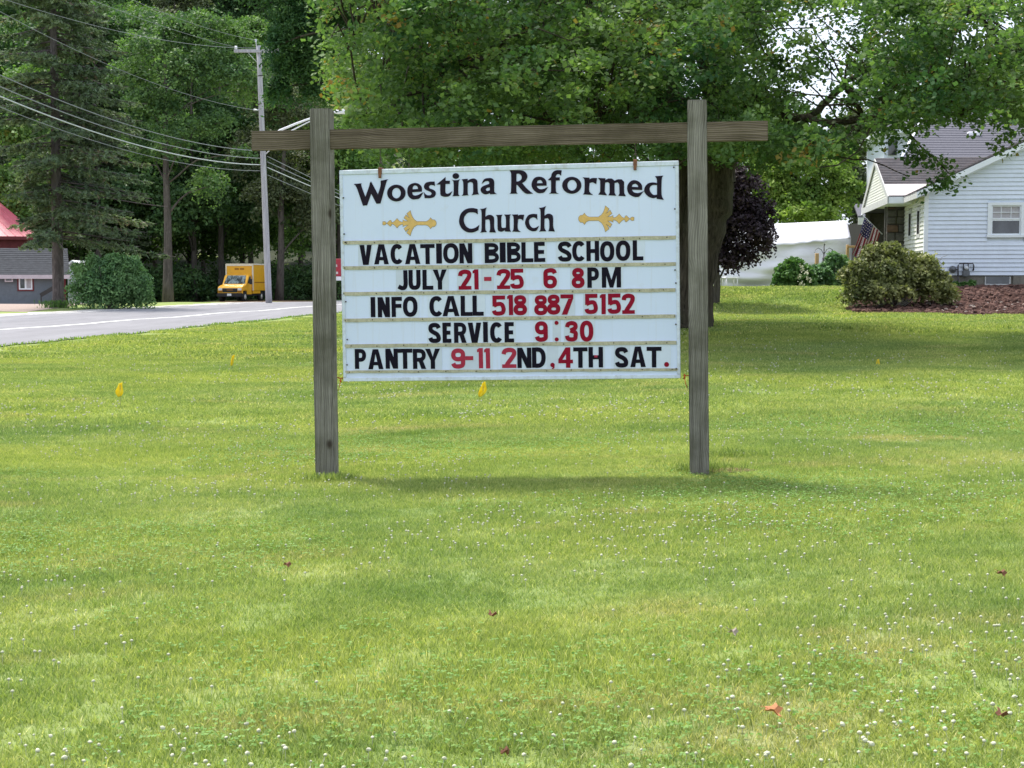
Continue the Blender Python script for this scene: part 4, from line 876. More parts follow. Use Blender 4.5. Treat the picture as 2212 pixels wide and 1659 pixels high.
sheet(lambda s, t: Vector((t1.x + .02, TY - .02 + 1.4 * s, (gz + .05) + (zfold1 + (t2.z - zfold1) * (1 - abs(2 * s - 1)) - gz - .05) * t)), 12, 12, 'tent_end', M['tarp'], tent)
def chair(u, v, Y, label):
    p = at(u, v, Y); p.z = Hs(p.x, p.y); t = empty('patio_chair', label, 'chair', p, .9, 'patio chairs by the tent')
    m = MB()
    m.box(-.24, .24, -.24, .24, .40, .44); m.bevel('seat', M['furniture'], t, .01)
    for x in (-.23, .23):
        for y, h in ((-.23, .62), (.23, .9)): MB().tube([(x, y, 0), (x, y, h)], .016, 6).build('leg', M['furniture'], t)
        MB().tube([(x, -.23, .62), (x, -.18, .66), (x, .23, .66)], .018, 6).build('armrest', M['furniture'], t)
    m = MB(); m.tube([(-.23, .23, .9), (.23, .23, .9)], .016, 6)
    for k in range(5): m.tube([(-.18 + .09*k, .23, .44), (-.18 + .09*k, .23, .9)], .009, 5)
    m.build('backrest', M['furniture'], t); return t
chair(1564, 626, 49.2, 'pale metal patio chair with high slatted back before the white tent')
chair(1534, 628, 49.0, 'pale patio chair half hidden behind the big tree trunk')
p = at(1577, 626, 48.8); p.z = Hs(p.x, p.y); tb = empty('patio_table', 'small low white table beside the patio chair', 'table', p, .2)
MB().box(-.22, .22, -.2, .2, .38, .41).bevel('table_top', M['tarp'], tb, .008)
for x in (-.19, .19):
    for y in (-.17, .17): MB().tube([(x, y, 0), (x, y, .38)], .018, 6).build('leg', M['tarp'], tb)
p = at(1779, 600, 46.5); p.z = Hs(p.x, p.y); zt = at(1779, 531, 46.5).z - p.z
bf = empty('bird_feeder_pole', 'dark double crook pole with a hanging bird feeder behind the green shrubs', 'bird feeder', p)
m = MB(); m.tube([(0, 0, -.1), (0, 0, zt)], .02, 7); m.tube([(0, 0, zt), (.03, 0, zt + .03), (0, 0, zt + .06)], .02, 6); m.build('pole', M['iron'], bf)
for s in (-1, 1): MB().tube([(0, 0, zt - .28), (s*.08, 0, zt - .12), (s*.18, 0, zt - .07), (s*.27, 0, zt - .13), (s*.29, 0, zt - .22)], .010, 6).build('crook', M['iron'], bf)
m = MB(); m.tube([(0.02, -.08, zt - .32), (0.02, -.08, zt - .38), (.02, -.08, zt - .55), (.02, -.08, zt - .6)], [.02, .09, .075, .09], 9); m.build('feeder', M['iron'], bf)
p = at(1764, 600, 47); p.z = Hs(p.x, p.y); zt = at(1764, 547, 47).z - p.z
o = MB().box(-.055, .055, -.055, .055, -.1, zt).bevel('marker_post', M['lumber'], None, .01); o.location = p; tag(o, 'short orange brown wooden post left of the bird feeder', 'post')
a, b = at(1830, 533, 48.6), at(1858, 533, 48.6); rl = empty('wooden_rail', 'new yellow lumber rail with posts beside the right end of the tent', 'rail', (0, 0, 0))
MB().box(a.x, b.x + .4, a.y, a.y + .05, a.z - .035, a.z + .035).bevel('rail', M['lumber'], rl, .006)
for x in (a.x + .03, b.x + .3): MB().box(x - .04, x + .04, a.y + .05, a.y + .13, Hs(x, a.y) - .1, a.z + .07).bevel('post', M['lumber'], rl, .006)
# low garage seen between the tent and the porch
G0, G1 = at(1848, 560, 72), at(1900, 560, 72); gzz = Hs(G0.x, 72); GE = at(1850, 476, 72).z; GR = at(1850, 449, 76).z
gar = empty('dark_garage', 'low dark garage with a grey roof and pale eave seen behind the flag', 'garage', (0, 0, 0))
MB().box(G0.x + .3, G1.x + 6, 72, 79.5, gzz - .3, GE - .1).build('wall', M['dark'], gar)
MB().slab([(G0.x, 71.6, GE + .1), (G1.x + 6.3, 71.6, GE + .1), (G1.x + 6.3, 76, GR + .1), (G0.x + .8, 76, GR + .1)], (0, 0, .1)).build('roof', M['shingle'], gar)
MB().box(G0.x, G1.x + 6.3, 71.55, 71.62, GE - .22, GE + .12).build('eave_board', M['trimgrey'], gar)

# ------------------------------------------------------------------ left side of the road
LY = 105.0
def lp(u, v, Y=LY): return at(u, v, Y)
gh = empty('grey_house', 'low grey painted house with shingle roof and red trim behind the conifer trunk', 'house', (0, 0, 0))
x1 = lp(141, 600).x; x0 = lp(-260, 600).x; zb = Hs(x1, LY) - .1; ze = lp(60, 597).z; zr = lp(60, 539.5, 110).z
wl_ = MB().box(x0, x1, LY, LY + 7, zb, ze).build('wall', M['greywall'], gh)
m = MB(); n = 14
for k in range(n):
    f0, f1 = k / n, (k + 1) / n; ya, yb = LY - .4 + 5.4 * f0, LY - .4 + 5.4 * f1; z0_, z1_ = ze + (zr - ze) * f0, ze + (zr - ze) * f1
    m.hexa([(x0, ya, z0_ + .04), (x1 + .3, ya, z0_ + .04), (x1 + .3, yb, z1_ + .04), (x0, yb, z1_ + .04), (x0, ya, z0_ + .12), (x1 + .3, ya, z0_ + .12), (x1 + .3, yb, z1_ + .09), (x0, yb, z1_ + .09)])
m.build('roof', M['shingledark'], gh, 'stuff')
MB().slab([(x0, LY + 5, zr + .09), (x1 + .3, LY + 5, zr + .09), (x1 + .3, LY + 7.4, ze), (x0, LY + 7.4, ze)], (0, 0, -.08)).build('rear_roof', M['shingle'], gh)
MB().box(x0, x1 + .32, LY - .47, LY - .41, ze - .17, ze + .1).build('fascia', M['pinktrim'], gh)
MB().box(x0, x1, LY - .4, LY - .01, ze - .16, ze - .12).build('soffit', M['redtrim'], gh)
MB().box(x1 - .22, x1 + .03, LY - .03, LY + .2, zb, ze - .02).build('corner_board', M['redtrim'], gh)
MB().slab([(x1 + .001, LY + .2, ze), (x1 + .001, LY + 7, ze), (x1 + .001, LY + 5, zr)], (-.1, 0, 0)).build('gable', M['greywall'], gh)
a, b = lp(43, 628.5), lp(76, 598); m = MB(); T_ = .1
for (p0, p1, q0, q1) in ((a.x, a.x+T_, a.z, b.z), (b.x-T_, b.x, a.z, b.z), (a.x+T_, b.x-T_, a.z, a.z+T_), (a.x+T_, b.x-T_, b.z-.06, b.z)): m.box(p0, p1, LY - .06, LY, q0, q1)
w = m.build('window', M['redtrim'], gh); m = MB(); xm = (a.x + b.x) / 2; i0, i1, j0, j1 = a.x + T_, b.x - T_, a.z + T_, b.z - .06
for (p0, p1, q0, q1) in ((i0, i0+.09, j0, j1), (i1-.09, i1, j0, j1), (i0+.09, i1-.09, j0, j0+.09), (i0+.09, i1-.09, j1-.08, j1), (xm-.06, xm+.06, j0+.09, j1-.08)): m.box(p0, p1, LY - .05, LY - .001, q0, q1)
m.build('frame', M['trim'], w); MB().box(i0 + .09, xm - .06, LY - .025, LY - .012, j0 + .09, j1 - .08).build('pane', M['glass'], w); MB().box(xm + .06, i1 - .09, LY - .03, LY - .012, j0 + .09, j1 - .08).build('pane', M['curtain'], w)
a, b = lp(17, 609), lp(34, 598.8); ac = MB().box(a.x, b.x, LY - .32, LY, a.z, b.z).bevel('air_conditioner', M['pinktrim'], gh, .02)
MB().box(a.x + .1, b.x - .1, LY - .335, LY - .321, a.z + .08, b.z - .08).build('grille', M['meter'], ac)
a, b = lp(82, 638, 104.2), lp(120, 615, 104.2); rp = empty('sloping_plank', 'dark plank handrail slanting against the grey house wall beside the conifer', 'handrail', (0, 0, 0))
d_ = (b - a).normalized(); up = Vector((-d_.z, 0, d_.x)) * .14
MB().slab([a - up, b - up, b + up, a + up], (0, .06, 0)).build('plank', M['iron'], rp)
MB().box(a.x, a.x + .08, 104.2, 104.28, zb, a.z + .05).build('support', M['iron'], rp); MB().box(b.x - .1, b.x - .02, 104.2, 104.28, zb, b.z).build('support', M['iron'], rp)
def turn(o, px, py, ang):
    R = Matrix.Rotation(ang, 4, 'Z'); o.location = Vector((px, py, 0)) - R @ Vector((px, py, 0)); o.rotation_euler = (0, 0, ang)
turn(gh, x1, LY, math.radians(18)); turn(rp, x1, LY, math.radians(18))
# red barn behind
RY = 116.0
rb = empty('red_barn', 'dark red building with a bright pinkish red metal roof at the left edge', 'barn', (0, 0, 0))
wx1, wx0 = at(75, 530, RY).x, at(-330, 530, RY).x; wz1 = at(30, 517, RY).z
MB().box(wx0, wx1, RY, RY + 12, zb - .3, wz1).build('wall', M['redwall'], rb)
MB().box(wx1 - .1, wx1 + .03, RY - .03, RY + .1, zb, wz1).build('corner_board', M['pinktrim'], rb)
e1, e0 = at(80, 517, RY - .5), at(-330, 513, RY - .5); r1, r0 = at(22, 412, RY + 6), at(-240, 412, RY + 6); e1.z = e0.z; r1.z = r0.z
m = MB(); m.slab([e0, e1, r1, r0], (0, 0, .08)); m.slab([e1, Vector((e1.x, RY + 12.5, e1.z)), r1], (0, 0, .08)); m.slab([e0, Vector((e0.x, RY + 12.5, e0.z)), r0], (0, 0, .08)); m.slab([Vector((e0.x, RY + 12.5, e1.z)), Vector((e1.x, RY + 12.5, e1.z)), r1, r0], (0, 0, .08)); rr_ = m.build('roof', M['redroof'], rb)
m = MB()
for k in range(26):
    f = k / 25; A = e0.lerp(e1, f); B = r0.lerp(r1, f); m.slab([A + Vector((0, 0, .081)), A + Vector((.05, 0, .081)), B + Vector((.05, 0, .081)), B + Vector((0, 0, .081))], (0, 0, .04))
m.build('roof_seams', M['redroof'], rr_, 'stuff')
MB().box(e0.x, e1.x + .03, e1.y - .05, e1.y, e1.z - .18, e1.z + .06).build('eave_board', M['redtrim'], rb)
turn(rb, wx1, RY, math.radians(19))
# small white shed between the grey house and the round shrub
WY = 112.0
ws = empty('white_shed', 'small white gabled shed showing between the grey house and the round shrub', 'shed', (0, 0, 0))
a, b, c = at(146, 600, WY), at(181, 600, WY), at(158, 566, WY); zz = Hs(a.x, WY) - .1; ee = at(140, 578, WY).z
m = MB(); xm = (a.x + b.x) / 2 - .2; m.slab([(a.x, WY, zz), (b.x, WY, zz), (b.x, WY, ee), (xm, WY, c.z - .1), (a.x, WY, ee)], (0, 5, 0)); m.build('wall', M['trim'], ws)
for s, xe in ((0, a.x - .35), (1, b.x + .35)):
    m = MB(); m.slab([(xe, WY - .3, ee - .2), (xm, WY - .3, c.z), (xm, WY - .3, c.z + .14), (xe, WY - .3, ee - .06)], (0, 5.5, 0)); m.build('roof', M['tarp'], ws)
MB().box(b.x - 1.0, b.x - .1, WY - .03, WY, zz, zz + 1.5).build('door', M['tarp'], ws)

# red roadside board glimpsed between the left post and the sign
p = at(734, 640, 96); rs = empty('red_roadside_board', 'red board on a white base glimpsed between the left post and the sign board', 'roadside sign', (p.x, p.y, Hs(p.x, p.y)))
g = rs.location.z; za_, zb_, zc_ = at(734, 559, 96).z - g, at(734, 597, 96).z - g, at(734, 606, 96).z - g
MB().box(-.75, 1.6, 0, .12, zb_, za_).bevel('board', M['signred'], rs, .02); MB().box(-.8, 1.65, -.02, .14, zc_, zb_ - .01).bevel('base', M['tarp'], rs, .02)
for x in (-.6, 1.4): MB().box(x - .06, x + .06, .0, .12, -.2, zc_ - .005).build('leg', M['iron'], rs)
m = MB(); m.slab([(-.5, -.012, zb_ + .7), (-.15, -.012, zb_ + .6), (-.15, -.012, zb_ + .75), (-.5, -.012, zb_ + .85)], (0, .012, 0)); m.slab([(-.5, -.012, zb_ + .15), (-.1, -.012, zb_ + .15), (-.1, -.012, zb_ + .3), (-.5, -.012, zb_ + .3)], (0, .012, 0)); m.build('board_print', M['flagwhite'], rs)

# ------------------------------------------------------------------ yellow box truck
tp = at(497, 652, 112.0)
truck = empty('box_truck', 'yellow box truck with dark bumper parked at the edge of the woods', 'truck', (tp.x, 112.0, tp.z), math.radians(-10.5))
s = .98
def prof(name, pts, x0, x1, mat, parent, bv=.03):      # side outline (y back, z up) pushed out across
    m = MB(); m.slab([(x0, y, z) for y, z in pts], (x1 - x0, 0, 0)); return m.bevel(name, mat, parent, bv, 2)
body = prof('cab', [(0,.52),(0,1.02),(.12,1.16),(.95,1.32),(1.5,2.02),(2.05,2.08),(2.05,.52),(1.02,.52),(.95,.80),(.55,.86),(.20,.78),(.14,.52)], -.98, .98, M['yellow'], truck, .04)
box = MB().box(-1.04, 1.10, 2.0, 5.2, .82, 2.86).bevel('cargo_box', M['yellow'], truck, .02)
m = MB(); t_ = .06
for x in (-1.07, 1.07): m.box(x - t_*.6, x + t_*1.0, 1.97, 2.05, .84, 2.88); m.box(x, x + t_, 2.05, 5.22, 2.80, 2.89)
m.box(-1.05, 1.12, 1.96, 2.04, 2.72, 2.90); m.box(-1.02, 1.08, 2.05, 5.2, 2.865, 2.90); m.build('box_edging', M['cream'], box)
m = MB(); m.box(1.105, 1.112, 2.3, 5.0, 1.42, 1.50); m.build('side_stripe', M['print'], box)
m = MB()
for k in range(9):
    if k != 4: x = -.36 + k * .085; m.box(x, x + .062, 1.985, 1.998, 2.42, 2.56)
m.build('front_print', M['print'], box)
ws_ = [(.98,1.36),(1.50,1.99)]; m = MB()
m.slab([(-.84, ws_[0][0] - .02, ws_[0][1]), (.84, ws_[0][0] - .02, ws_[0][1]), (.74, ws_[1][0] - .02, ws_[1][1]), (-.74, ws_[1][0] - .02, ws_[1][1])], (0, -.012, .01)); m.build('windscreen', M['windscreen'], truck)
m = MB(); m.slab([(.985, 1.12, 1.40), (.985, 1.85, 1.40), (.985, 1.85, 1.92), (.985, 1.52, 1.92)], (.008, 0, 0)); m.build('side_window', M['glass'], truck)
m = MB(); m.slab([(-.985, 1.12, 1.40), (-.985, 1.85, 1.40), (-.985, 1.85, 1.92), (-.985, 1.52, 1.92)], (-.008, 0, 0)); m.build('side_window', M['glass'], truck)
for sx in (-1, 1):
    m = MB(); m.tube([(sx*.98, 1.15, 1.45), (sx*1.2, 1.1, 1.5)], .02, 6); m.box(min(sx*1.15, sx*1.35), max(sx*1.15, sx*1.35), 1.04, 1.16, 1.32, 1.72); m.build('mirror', M['black'], truck)
    m = MB(); m.box(min(sx*.62, sx*.92), max(sx*.62, sx*.92), -.035, .02, .86, 1.03); m.bevel('headlight', M['lamp'], truck, .02, 2)
    m = MB(); m.box(min(sx*.62, sx*.93), max(sx*.62, sx*.93), -.03, .02, .70, .83); m.bevel('indicator', M['print'], truck, .02, 2)
    for y in (.62, 4.2):
        m = MB(); m.disc((sx*.98, y, .36), .37, (-sx, 0, 0), .24, 20); wh = m.build('wheel', M['tyre'], truck)
        m = MB(); m.disc((sx*.99, y, .36), .2, (-sx, 0, 0), .05, 14); m.build('rim', M['rim'], wh)
MB().box(-.60, .60, -.03, .02, .72, 1.02).bevel('grille', M['black'], truck, .02); MB().box(-.25, .25, -.045, -.032, .86, .93).build('badge', M['print'], truck)
MB().box(-1.02, 1.02, -.16, .1, .38, .66).bevel('bumper', M['black'], truck, .05, 2); MB().box(-.16, .17, -.18, -.162, .45, .62).build('licence_plate', M['plate'], truck)
MB().box(-.95, .95, .6, 5.1, .45, .80).build('chassis', M['black'], truck)
MB().box(-1.0, 1.06, 2.1, 3.7, .60, .82).bevel('skirt', M['yellow'], truck, .02)

# ------------------------------------------------------------------ utility poles, street lamp, wires
PY_ = 90.0
pb, pt = at(581, 651.5, PY_), at(559, 99, PY_)
def utility_pole(label):
    t = empty('utility_pole', label, 'utility pole', (pb.x, PY_, Hs(pb.x, PY_)), 0, 'utility poles along the road')
    g = t.location.z; tx = pt.x - pb.x; hz = pt.z - g
    m = MB(); N = 10; m.tube([(tx * i / N, 0, -.3 + (hz + .3) * i / N) for i in range(N + 1)], [.20 - .055 * i / N for i in range(N + 1)], 12); m.build('pole', M['polewood'], t)
    ca, cb = at(507, 111.5, PY_), at(606, 111.5, PY_)
    arm = MB().box(ca.x - pb.x, cb.x - pb.x, -.27, -.15, ca.z - g - .09, ca.z - g + .09).bevel('crossarm', M['polewood'], t, .01)
    for k, s_ in enumerate((-1, 1)): MB().tube([(tx + s_ * .62, -.2, ca.z - g - .08), (tx + s_*.1, -.16, ca.z - g - .65)], .02, 5).build('brace', M['metal'], t)
    for u, v in ((511, 104), (603, 104)):
        q = at(u, v, PY_); MB().tube([(q.x - pb.x, -.2, ca.z - g + .08), (q.x - pb.x, -.2, q.z - g - .02), (q.x - pb.x, -.2, q.z - g + .1)], [.03, .10, .06], 8).build('insulator', M['tarp'], arm)
    q = at(553, 88, PY_); MB().tube([(tx - .1, 0, hz - .5), (q.x - pb.x, 0, q.z - g - .1), (q.x - pb.x, 0, q.z - g + .08)], [.03, .03, .08], 7).build('top_pin', M['metal'], t)
    q = at(552, 238, PY_); MB().tube([(q.x - pb.x + .3, 0, q.z - g), (q.x - pb.x - .1, -.1, q.z - g)], [.03, .07], 7).build('bracket', M['metal'], t)
    for v in (163, 224):
        q = at(563, v, PY_); m = MB(); m.disc((q.x - pb.x - .02, 0, q.z - g), .168 + (v - 99) * .0001, (.12, 0, -1), .05, 12); m.build('band', M['iron'], t)
    return t
up0 = utility_pole('tall pale grey utility pole with a crossarm beside the yellow truck')
P2 = Vector((-22.5, 40.0, 0)); up1 = copy_thing(up0, (P2.x, P2.y, Hs(P2.x, P2.y)), 0, .88, 'near utility pole left of the view carrying the same wires')
P3 = Vector((6.0, 168.0, 0))
up2 = copy_thing(up0, (2.0, 150, Hs(2, 150)), 0, .9, 'far utility pole hidden behind the church sign')
lamp = empty('street_lamp', 'street lamp on a long white arm reaching right from the utility pole', 'street lamp', (0, 0, 0))
LYp = PY_
m = MB(); m.tube([at(571, 302, LYp), at(606, 281, LYp), at(640, 267, LYp), at(670, 256, LYp), at(700, 246, LYp), at(722, 242, LYp)], [.07, .07, .065, .06, .055, .055], 8); m.build('arm', M['tarp'], lamp)
m = MB(); m.tube([at(571, 335, LYp), at(630, 282, LYp), at(670, 262, LYp), at(700, 246, LYp)], .04, 6); m.build('brace', M['tarp'], lamp)
m = MB(); q = at(722, 242, LYp); q2 = at(757, 240.5, LYp); m.tube([q, q.lerp(q2, .15), q.lerp(q2, .6), q2], [.07, .13, .16, .05], 9); m.build('lamp_head', M['tarp'], lamp)
def wire(p1, mids, P, label, r=.012, mat='wire', n=40, name='overhead_wire'):   # hangs from p1 through places seen in the photo to above P
    d = Vector((P.x - p1.x, P.y - p1.y, 0)); nn = Vector((-d.y, d.x, 0)).normalized(); T = [0.0]; Z = [p1.z]
    for u, v in mids:
        q = onplane(u, v, p1, nn); T.append((q - p1).dot(d) / d.dot(d)); Z.append(q.z)
    if len(mids) == 1:
        c2 = 1.9; t = T[1]; c1 = (Z[1] - Z[0] - c2 * t * t) / t
    else: c2, c1, _ = np.polyfit(T, Z, 2)
    c2 = float(np.clip(c2, .6, 6)); 
    if len(mids) > 1: t = T[-1]; c1 = (Z[-1] - Z[0] - c2 * t * t) / t
    pts = [(p1.x + d.x * t, p1.y + d.y * t, p1.z + c1 * t + c2 * t * t) for t in [i / n for i in range(n + 1)]]
    o = MB().tube(pts, r, 5).build(name, M[mat], None); tag(o, label, 'wire', 'overhead wires along the road')
wire(at(510, 102, PY_), [(350, 56), (199, 0)], P2, 'thin overhead wire running from the left end of the crossarm')
wire(at(553, 87, PY_), [(420, 53), (287, 0)], P2, 'thin overhead wire running from the very top of the pole')
wire(at(553, 238, PY_), [(393, 206), (0, 25)], P2, 'overhead wire fixed at the bracket midway up the pole')
wire(at(603, 102, PY_), [(278, 79), (42, 9)], P2, 'faint overhead wire crossing in front of the woods to the far crossarm end')
wire(at(560, 326, PY_), [(393, 308), (0, 162)], P2, 'uppermost of the lower bundle of cables left of the pole', .02)
wire(at(562, 342, PY_), [(380, 322), (0, 187)], P2, 'second cable down in the lower bundle left of the pole', .022)
wire(at(562, 356, PY_), [(380, 338), (0, 208)], P2, 'bright thick cable in the lower bundle left of the pole', .028, 'wirepale')
wire(at(562, 369, PY_), [(360, 352), (0, 231)], P2, 'thin lowest cable of the bundle left of the pole', .014)
PF = Vector((2.0, 150, 0))
for (v0, v1, lb, r, mt_) in ((338, 383, 'highest cable descending right of the pole behind the left sign post', .02, 'wire'), (350, 392, 'second cable descending right of the pole behind the left sign post', .024, 'wire'), (362, 402, 'bright cable descending right of the pole behind the left sign post', .028, 'wirepale'), (378, 418, 'lowest thin cable descending right of the pole behind the left sign post', .016, 'wire')):
    wire(at(578, v0, PY_), [(670, v1)], PF, lb, r, mt_)

# ------------------------------------------------------------------ trees and shrubs
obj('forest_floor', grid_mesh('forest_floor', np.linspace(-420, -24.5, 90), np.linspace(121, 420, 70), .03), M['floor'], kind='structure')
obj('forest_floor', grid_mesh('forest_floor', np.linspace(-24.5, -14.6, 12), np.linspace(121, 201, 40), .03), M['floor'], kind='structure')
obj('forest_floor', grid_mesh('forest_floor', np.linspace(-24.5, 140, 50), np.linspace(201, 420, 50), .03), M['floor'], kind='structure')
def lobes_points(rng, lobes, n, inner=.5, up=False):
    L = np.array(lobes, float); w = (L[:, 3] * L[:, 4] * L[:, 5]) ** (2/3); w = np.maximum(w, w.max() * .07); idx = rng.choice(len(L), n, p=w / w.sum())
    d = nrm(rng.normal(size=(n, 3)))
    if up: d[:, 2] = np.abs(d[:, 2]) * np.where(rng.random(n) < .8, 1, -1)
    r = inner + (1 - inner) * rng.random(n) ** .6
    return L[idx, :3] + d * r[:, None] * L[idx, 3:6], d, idx
def sprays(rng, C, out, per, rad, flat=.35, tintb=.4, tints=.22, upw=.9, droop=.25):
    n = len(C); k = np.repeat(np.arange(n), per); a = rng.random(n * per) * 2 * np.pi; rr = rad * np.sqrt(rng.random(n * per)) * np.repeat(.6 + .8 * rng.random(n), per)
    tilt = nrm(np.stack([np.zeros(n), np.zeros(n), np.ones(n)], 1) * upw + out * .6 + rng.normal(size=(n, 3)) * .25)
    T = tilt[k]; A = nrm(np.cross(T, rng.normal(size=(n, 3))[k])); B = np.cross(T, A)
    P = C[k] + A * (np.cos(a) * rr)[:, None] + B * (np.sin(a) * rr)[:, None] + T * (rng.normal(size=n * per) * rad * flat * .5)[:, None]
    P[:, 2] -= droop * rr ** 2 / rad
    N = T * .8 + rng.normal(size=(n * per, 3)) * .55
    tb = np.clip(tintb + rng.normal(size=n) * tints, 0, .9)[k] + rng.normal(size=n * per) * .10
    return P, N, np.clip(tb, 0, .94)
def crown_mesh(name, rng, lobes, n, per, rad, size, up=True, **kw):
    C, d, _ = lobes_points(rng, lobes, n, kw.pop('inner', .45), up); asp = kw.pop('aspect', .62)
    P, N, t = sprays(rng, C, d, per, rad, **kw)
    return leaf_mesh(name, P, N, size * (.7 + .6 * rng.random(len(P))), t, asp, None, rng)
def limb_tubes(mb, rng, p0, p1, r0, r1, n=7, wob=.12, sides=6):
    p0, p1 = Vector(p0), Vector(p1); L = (p1 - p0).length; pts = []; w = Vector((0, 0, 0))
    for i in range(n + 1):
        f = i / n; w = w + Vector(rng.normal(size=3)) * wob * L / n; pts.append(p0.lerp(p1, f) + w * math.sin(math.pi * f) + Vector((0, 0, .10 * L * math.sin(math.pi * f) * (1 if p1.z > p0.z else -.3))))
    mb.tube(pts, [r0 + (r1 - r0) * i / n for i in range(n + 1)], sides); return pts

def make_tree(name, label, cat, x, y, hgt, lobes, leafm, barkm, seed, n, per, rad, size, tr=.22, lean=(0, 0), group=None, z=None, fork=.45, **kw):
    rng = np.random.default_rng(seed); z = Hs(x, y) if z is None else z
    t = empty(name, label, cat, (x, y, z), 0, group)
    m = MB(); N = 9; pts = [(lean[0] * (i / N) + .05 * math.sin(i * 1.3 + seed), lean[1] * (i / N) + .05 * math.cos(i * 1.1), -.3 + (hgt * .86 + .3) * i / N) for i in range(N + 1)]
    m.tube(pts, [tr * (1.35 if i == 0 else 1.08 if i == 1 else 1) * (1 - .8 * i / N) + .01 for i in range(N + 1)], 10)
    m.build('trunk', barkm, t); m = MB()
    for l in lobes:
        f = min(.95, max(fork * .6, (l[2] - l[5] * .8) / (hgt * .86))); b = Vector(pts[int(f * N)]); limb_tubes(m, rng, b, (l[0], l[1], l[2] - l[5] * .2), tr * .4 * (1.1 - f), .02, 6, .10, 5)
    m.build('limbs', barkm, t, 'stuff')
    obj('crown', crown_mesh('crown', rng, lobes, n, per, rad, size, **kw), leafm, t, 'stuff'); return t
def broad_lobes(seed, H_, R_, base, k):
    r = random.Random(seed); out = []
    for i in range(k):
        f = r.random(); z = base + (H_ - base) * (.08 + .86 * f); Rz = R_ * math.sqrt(max(.12, 1 - ((z - (base + H_) * .46) / (H_ - base) / .62) ** 2)); a = r.random() * 6.28; d = Rz * (.35 + .4 * r.random()); q = R_ * (.28 + .2 * r.random())
        out.append((math.cos(a) * d, math.sin(a) * d, z, q, q, q * .72))
    return out
# woodland beyond the road
protos = []
for i, (mt_, Hh, Rr, base, k) in enumerate((('leaf_forest', 22, 6.2, 4.5, 22), ('leaf_forest2', 20, 5.6, 4, 19), ('leaf_forest3', 24, 5.4, 6, 22), ('leaf_forest', 25, 5.0, 5, 22), ('leaf_forest2', 17, 5.2, 3, 17))):
    protos.append((mt_, Hh, Rr, base, k, i))
FLAB = {'leaf_forest': 'mid green broadleaf tree in the dense woods rising beyond the road', 'leaf_forest2': 'brighter green leafy tree in the dense woods rising beyond the road', 'leaf_forest3': 'dull olive leafy tree in the dense woods rising beyond the road'}
built = {}
def wood_label(mt_, x, y):
    u = CU + F_PX * x / y
    a = {'leaf_forest': 'mid green tree', 'leaf_forest2': 'bright green tree', 'leaf_forest3': 'dull olive tree'}[mt_]
    b = 'at the wood edge' if y < 131 else 'in the second row' if y < 146 else 'in the third row' if y < 162 else 'low on the slope' if y < 184 else 'midway up the slope' if y < 208 else 'high on the slope' if y < 237 else 'near the hilltop' if y < 270 else 'on the hilltop'
    for lim, c in ((-60, 'outside the left edge'), (60, 'above the red barn roof'), (180, 'behind the big conifer trunk'), (300, 'above the round shrub'), (400, 'behind the tall bare trunk'), (500, 'above the yellow truck'), (600, 'behind the utility pole'), (740, 'behind the left sign post'), (980, 'behind the left half of the sign'), (1230, 'behind the middle of the sign'), (1480, 'behind the right half of the sign'), (9999, 'behind the big maple trunk')):
        if u < lim: return a + ' ' + b + ', ' + c
def forest(i, x, y, sc=1.0, label=None, group='trees of the woods beyond the road', z=None):
    mt_, Hh, Rr, base, k, _ = protos[i]; zz = (Hs(x, y) if z is None else z) - .1
    if i not in built:
        t = make_tree('woodland_tree', label or wood_label(mt_, x, y), 'tree', x, y, Hh, broad_lobes(40 + i, Hh, Rr, base, k), M[mt_], M['bark_grey'], 50 + i, 1050, 24, .95, .34, .26, group=group, z=zz, inner=.4)
        built[i] = t; t.scale = (sc, sc, sc); t.rotation_euler = (0, 0, random.random() * 6.28); 
    else:
        t = copy_thing(built[i], (x, y, zz), random.random() * 6.28, sc, label or wood_label(mt_, x, y))
        if group: t['group'] = group
    return t
r = random.Random(11)
spots = []
for y, step, us in ((124, 150, (-120, 760)), (137, 140, (-180, 1750)), (152, 150, (-160, 1700)), (172, 140, (-200, 820)), (195, 140, (-220, 760)), (222, 150, (-240, 740)), (252, 160, (-260, 720)), (288, 180, (-280, 700))):
    u = us[0] + r.random() * 60
    while u < us[1]:
        yy = y + r.uniform(-5, 5); x = (u - CU) / F_PX * yy; on = near_edge(yy) - 14 < x < near_edge(yy) + 2
        if not on and not (yy < 131 and 430 < u < 640) and not (u < 100 and yy < 133): spots.append((x, yy, u))
        u += step * r.uniform(.75, 1.2) * 150 / y * .95
for x, y, u in spots:
    i = r.choice([0, 0, 1, 2, 3, 3, 4, 1])
    sc = r.uniform(.85, 1.15) * (1.28 if y > 215 else 1)
    if u > 740: sc *= .62 if u > 1500 else .78
    forest(i, x, y, sc)
for u_, y_, s_ in ((440, 255, 1.6), (500, 262, 1.7), (560, 258, 1.6), (380, 262, 1.6), (620, 250, 1.5), (300, 265, 1.6)): forest(0 if u_ % 100 else 3, (u_ - CU) / F_PX * y_, y_, s_)
